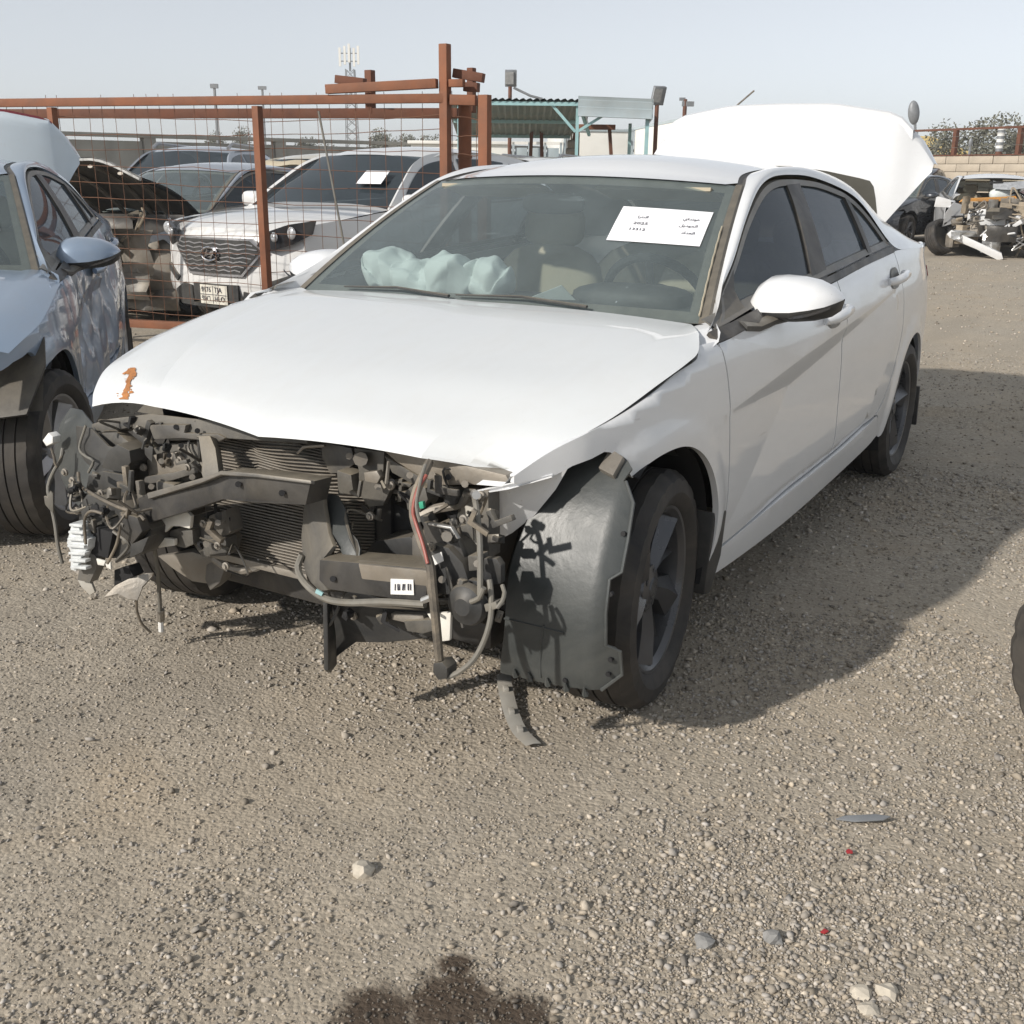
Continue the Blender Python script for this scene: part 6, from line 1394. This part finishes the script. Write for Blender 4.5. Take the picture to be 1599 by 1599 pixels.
# trestle and hoist under it
TR = far('trestle', -23.9, -13.2, 'rusty steel trestle with a hanging hoist under the canopy', 'trestle')
fpart(TR, 'beam', 'rust', ((.9, 0, 2.52), (2.4, .14, .13)), bev=.01)
for x0, dx in ((-.1, -.08), (.15, .10), (1.05, -.3), (1.12, .0), (1.95, .25)): b = MB(); b.bar((x0, 0, 2.46), (x0+dx, 0, 0), .09); b.build('leg', 'rust_dark', TR)
b = MB(); b.tube([(.95, -.05, 2.5), (.95, -.05, 2.2)], .02, 6); cushion(b, (.95, -.05, 2.08), (.22, .2, .24), n=8); cushion(b, (.95, -.05, 1.9), (.3, .22, .22), n=8); b.build('hoist', 'dirty_metal', TR)
# truck, its drop-side bed, low white wall
TK = far('box_truck', -27.97, -14.5, 'white box truck with its box door open beyond the sedan roof', 'truck', rz=RZ+.10)
fpart(TK, 'cargo_box', 'van_white', ((1.05, 2.2, 1.7), (2.1, 4.0, 1.75)), bev=.03)
fpart(TK, 'box_frame', 'sheet_pale', ((1.05, .19, 2.60), (2.16, .06, .08)), ((.02, .19, 1.7), (.08, .06, 1.8)), ((2.09, .19, 1.7), (.08, .06, 1.8)), bev=.01)
b = MB(); b.prism([(2.16, .2, .85), (3.3, -.9, .85), (3.3, -.9, 2.85), (2.16, .2, 2.62)], (.04, .05, 0)); b.build('open_door', 'van_white', TK)
b = MB(); b.prism([(2.13, .2, 2.62), (3.3, -.9, 2.86), (3.9, 1.2, 2.86), (2.13, 3.2, 2.62)], (0, 0, .08)); b.build('awning', 'sheet_pale', TK)
fpart(TK, 'cab', 'van_white', ((4.6, 1.5, 1.4), (1.9, 1.8, 1.9)), bev=.1)
fpart(TK, 'chassis', 'dark_steel', ((1.5, 2.0, .65), (2.0, 5.5, .2)))
for x0 in (.2, 1.9):
    b = MB(); b.lathe([(0, -.12), (.3, -.12), (.4, -.1), (.4, .1), (.3, .12), (0, .12)], 'x', (x0, 2.6, .4), 20); b.build('wheel', 'rubber', TK)
for x0 in (.12, 1.98): b = MB(); cushion(b, (x0, .12, 2.3), (.09, .06, .14), n=6); b.build('marker_lamp', 'lamp_grey', TK)
b = MB(); b.tube([(4.2, .9, 2.3), (5.0, .9, 3.0), (6.0, .9, 3.85)], .026, 6); b.build('antenna', 'wire_black', TK)
FB = far('flatbed', -27.33, -15.96, 'grey panelled drop-side truck bed left of the box truck', 'truck bed'); FB.scale = (1, 1, 1.2)
fpart(FB, 'bed', 'sheet_pale', ((.75, 1.5, 1.0), (1.5, 3, 1.2)), bev=.02)
for i in range(4): fpart(FB, 'stake', 'sheet_pale', ((.03+.48*i, -.04, 1.55), (.07, .08, .62)))
for i in range(3): fpart(FB, 'side_board', 'sheet_pale', ((.27+.48*i, -.015, 1.52), (.36, .03, .42)), bev=.008)
fpart(FB, 'top_rail', 'van_white', ((.75, -.03, 1.84), (1.56, .1, .07)))
for x0 in (.25, 1.25): b = MB(); b.lathe([(0, -.1), (.38, -.1), (.38, .1), (0, .1)], 'x', (x0, .5, .38), 18); b.build('wheel', 'rubber', FB)
LW = far('site_cabin', -27.0, -17.9, 'low white flat-roofed cabin seen past the gate end post', 'cabin'); LW.scale = (1, 1, 1.17)
fpart(LW, 'wall', 'van_white', ((.2, 1.5, .93), (3.0, 3.0, 1.86)), bev=.03); fpart(LW, 'roof', 'van_white', ((.2, 1.5, 1.90), (3.2, 3.2, .08)), bev=.01)
# light poles
def pole(x, y, h, label, double=True, tilt=0, mat='rust_dark', hw=.34):
    r = far('light_pole', x, y, label, 'light pole', 'yard light poles')
    b = MB(); b.tube([(0, 0, 0), (0, 0, h)], .055, 8); b.build('pole', mat, r)
    fpart(r, 'lamp_head', 'lamp_grey', ((.02, -.05, h+.22), (hw, .12, .46), (rad(20), 0, tilt)), bev=.02)
    fpart(r, 'lamp_glass', 'lamp_glass', ((-.02, -.13, h+.22), (hw*.7, .03, .34), (rad(20), 0, tilt)))
    return r
r = pole(-26.65, -15.65, 3.75, 'flood light on a rusty pole rising behind the canopy'); b = MB(); b.tube([(.1, 0, 3.72), (.6, 0, 3.5), (.95, 0, 3.42)], .035, 6); b.build('side_arm', 'lamp_grey', r)
pole(-24.96, -10.23, 3.05, 'flood light on a dark pole right of the canopy fascia', tilt=.4)
r = far('utility_pole', -34.5, -13.4, 'thin rusty pole with small fittings behind the raised boot lid', 'pole'); b = MB(); b.tube([(0, 0, 0), (0, 0, 3.8)], .07, 8); b.build('pole', 'rust_dark', r); fpart(r, 'fitting', 'lamp_grey', ((.1, 0, 3.65), (.4, .12, .16)), ((-.1, 0, 3.8), (.2, .1, .1)))
r = far('street_lamp', -41.6, -7.2, 'round-headed street lamp on pale post above the block wall', 'street lamp'); b = MB(); b.tube([(0, 0, 0), (0, 0, 2.95)], .13, 8); b.build('post', 'sheet_pale', r); b = MB(); b.tube([(.02, 0, 2.9), (-.03, 0, 3.25)], .05, 8); b.build('neck', 'lamp_grey', r); b = MB(); cushion(b, (-.12, 0, 3.6), (.42, .3, .85), (0, -.15, 0), n=10, p=2); b.build('lamp_head', 'lamp_grey', r)
r = far('street_lamp', -44, -5.6, 'small dark street lamp in front of the yellow roof', 'street lamp'); b = MB(); b.tube([(0, 0, 0), (0, 0, 2.5)], .045, 6); b.build('post', 'lamp_grey', r); b = MB(); cushion(b, (0, 0, 2.62), (.16, .12, .34), n=8, p=2); b.build('lamp_head', 'lamp_grey', r)
for k, (d_, px_) in enumerate(((-21, -34), (-34, -43))):
    r = far('light_pole', d_-18, px_-6, ('distant thin lamp mast above the wall left of the gate posts', 'distant twin-armed lamp mast seen through the gate mesh')[k], 'light pole', 'distant lamp masts'); b = MB(); b.tube([(0, 0, 0), (0, 0, 5.2+k)], .07, 6); b.build('pole', 'lamp_grey', r); fpart(r, 'lamp_head', 'lamp_grey', ((0, 0, 5.25+k), (.5 if k else .36, .2, .2)))
# cell tower
CT = far('cell_tower', -98.8, -79.6, 'lattice cell tower with white antenna panels far behind the gate', 'tower')
b = MB(); Ht = 12.0
for sx in (-1, 1):
    for sy in (-1, 1): b.bar((.75*sx, .75*sy, 0), (.45*sx, .45*sy, Ht), .10)
for k in range(12):
    z0, z1 = k*1.0, k*1.0+1; w0_ = .75-.3*z0/Ht; w1_ = .75-.3*z1/Ht
    for sy in (-1, 1): b.bar((-w0_, sy*w0_, z0), (w1_, sy*w1_, z1), .06); b.bar((w0_, sy*w0_, z0), (-w1_, sy*w1_, z1), .06)
b.build('lattice', 'lamp_grey', CT)
for k in range(5): fpart(CT, 'antenna_panel', 'van_white', ((-1.0+.5*k, -.6+.2*(k % 2), Ht+1.2+.2*(k % 3)), (.24, .2, 1.9)))
b = MB(); b.bar((-1.1, -.4, Ht+.8), (1.1, -.4, Ht+.8), .1); b.bar((-1.1, -.4, Ht+1.6), (1.1, -.4, Ht+1.6), .1); b.bar((0, 0, Ht-.2), (0, 0, Ht+2.2), .2); b.build('head_frame', 'lamp_grey', CT)
# block wall on the right: every block a piece
BW = tag(empty('block_wall', (-35.2, -8.5, 0), math.atan2(2.5, 1.65)), 'tan concrete block wall topped by red posts and a rail', 'wall')
BWL = 10.5; BW.scale = (1.2, 1.2, .99)
cr = MB(); cr.box((BWL/2, .03, .95), (BWL, .13, 1.88)); cr.build('mortar_core', 'mortar', BW)
bk = MB(); bk.box((0, 0, 0), (.68, .18, .205)); b0 = bk.build('block', 'block', BW, bevel=.008); b0.location = (.36, 0, .115); kk = 0
for rw in range(9):
    for cl in range(16):
        x = .36+cl*.70-(.35 if rw % 2 else 0)
        if x > BWL-.2 or (rw == 0 and cl == 0): continue
        o = b0.copy(); COL.objects.link(o); o.location = (x, RNG.normal(0, .004), .115+rw*.216); o.rotation_euler = (0, 0, RNG.normal(0, .004))
fpart(BW, 'wall_cap', 'rust_dark', ((BWL/2, 0, 1.975), (BWL, .22, .03)))
for k in range(6): b = MB(); b.bar((.65+1.85*k, 0, 1.98), (.65+1.85*k, 0, 2.66), .10); b.build('post', 'rust_dark', BW)
b = MB(); b.bar((0, 0, 2.69), (BWL, 0, 2.69), .06); b.build('top_rail', 'rust_dark', BW)
b = MB()
for z in (2.2, 2.5): b.tube([(x, -.05, z+.03*math.sin(x*1.3)) for x in np.linspace(0, BWL, 20)], .006, 4)
b.build('fence_wire', 'wire_grey', BW)
# yellow-roofed house, striped pole
YH = far('house', -56.4, -8.9, 'house with pale yellow hipped roof showing over the block wall', 'house')
fpart(YH, 'wall', 'block', ((0, 3, 1.1), (3.4, 6, 2.2)))
b = MB(); b.add([(-2.1, -.3, 2.25), (2.1, -.3, 2.25), (2.1, 6.3, 2.25), (-2.1, 6.3, 2.25), (-.4, 3, 3.35), (.5, 3, 3.35)], [(0, 1, 5, 4), (1, 2, 5), (2, 3, 4, 5), (3, 0, 4)]); b.build('roof', 'yellow_roof', YH, smooth=False)
fpart(YH, 'parapet', 'block', ((-1.5, -.5, 2.3), (1.0, .2, .22)))
SP = far('striped_pole', -39.2, -3.9, 'black and white striped pole behind the block wall', 'pole')
SP.scale = (1.1,)*3
b = MB(); b.tube([(0, 0, 0), (0, 0, 2.0)], .10, 10); b.build('base', 'rust_dark', SP)
for k in range(8): b = MB(); b.tube([(0, 0, 2.0+.09*k), (0, 0, 2.09+.09*k)], .11, 10); b.build('band', 'sticker' if k % 2 else 'lamp_grey', SP)
# trees
mlf, t, p, o = nodes('leaf_dusty'); at = t.nodes.new('ShaderNodeAttribute'); at.attribute_name = 'chip'; t.links.new(at.outputs['Color'], p.inputs['Base Color']); p.inputs['Roughness'].default_value = .8
def tree(x, y, h, rw, label, seed, n=6500, name='tree'):
    g_ = np.random.default_rng(seed); r = tag(empty(name, (x, y, 0)), label, 'tree', 'far trees'); b = MB()
    b.tube([(0, 0, 0), (.1, .05, h*.3), (.05, .1, h*.55)], [.16, .12, .06], 7); tips = []
    for k in range(7):
        a = 6.28*k/7+g_.uniform(-.3, .3); e = Vector((math.cos(a)*rw*.7, math.sin(a)*rw*.7, h*g_.uniform(.6, .92))); b.tube([(.08, .06, h*.33), (e.x*.4, e.y*.4, h*.55), e], [.06, .04, .015], 5); tips.append(e)
    b.build('trunk', 'bark', r)
    cl = [(np.array(tp)+g_.normal(0, rw*.16, 3), g_.uniform(.25, .45)*rw) for tp in tips for _ in range(3)]
    V, F_, Cc = [], [], []
    for i in range(n):
        c, s = cl[g_.integers(len(cl))]; d = g_.normal(0, 1, 3); d /= np.linalg.norm(d); q = c+d*s*g_.random()**.4; L_ = .036*h**.5*g_.uniform(.6, 1.5)
        u = g_.normal(0, 1, 3); u /= np.linalg.norm(u); w_ = np.cross(u, g_.normal(0, 1, 3)); w_ /= np.linalg.norm(w_)+1e-9
        k = len(V); V += [q-u*L_, q+w_*L_*.5, q+u*L_, q-w_*L_*.5]; F_.append((k, k+1, k+2, k+3)); g0 = g_.uniform(.7, 1.35); Cc += [(.16*g0, .16*g0, .125*g0, 1)]*4
    o = pydata('crown', V, F_, 'leaf_dusty', r, smooth=False); ca_ = o.data.color_attributes.new('chip', 'FLOAT_COLOR', 'POINT'); ca_.data.foreach_set('color', np.array(Cc).ravel())
tree(-46.5, -5.6, 3.2, 2.0, 'bushy tree at the picture edge above the block wall', 1); tree(-48, -3.4, 3.0, 1.6, 'smaller tree right of the striped pole', 2)
tree(-62, -46, 3.9, 1.9, 'dusty tree seen through the mesh beside the cell tower', 3); tree(-62, -42, 3.7, 1.6, 'thin tree between the cell tower and gate post', 4, 4000); tree(-52, -52, 3.4, 1.7, 'palm-like bush topping the concrete wall', 5, 4500); tree(-56, -48.5, 3.2, 1.3, 'small round tree beyond the concrete wall', 6, 4000)
# ---------------------------------------------------------------- dusty air over the yard
m = bpy.data.materials.new('haze_air'); m.use_nodes = True; MATS['haze_air'] = m; t = m.node_tree; t.nodes.clear()
o = t.nodes.new('ShaderNodeOutputMaterial'); pv = t.nodes.new('ShaderNodeVolumePrincipled'); pv.inputs['Color'].default_value = (.97, .975, .98, 1); pv.inputs['Density'].default_value = .0015; pv.inputs['Anisotropy'].default_value = .2
t.links.new(pv.outputs[0], o.inputs['Volume'])
b = MB(); b.box((-150, -50, 8.3), (538, 538, 18.8)); hzo = b.build('haze', 'haze_air', smooth=False); tag(hzo, 'pale dusty air over the whole yard', 'haze', kind='stuff')
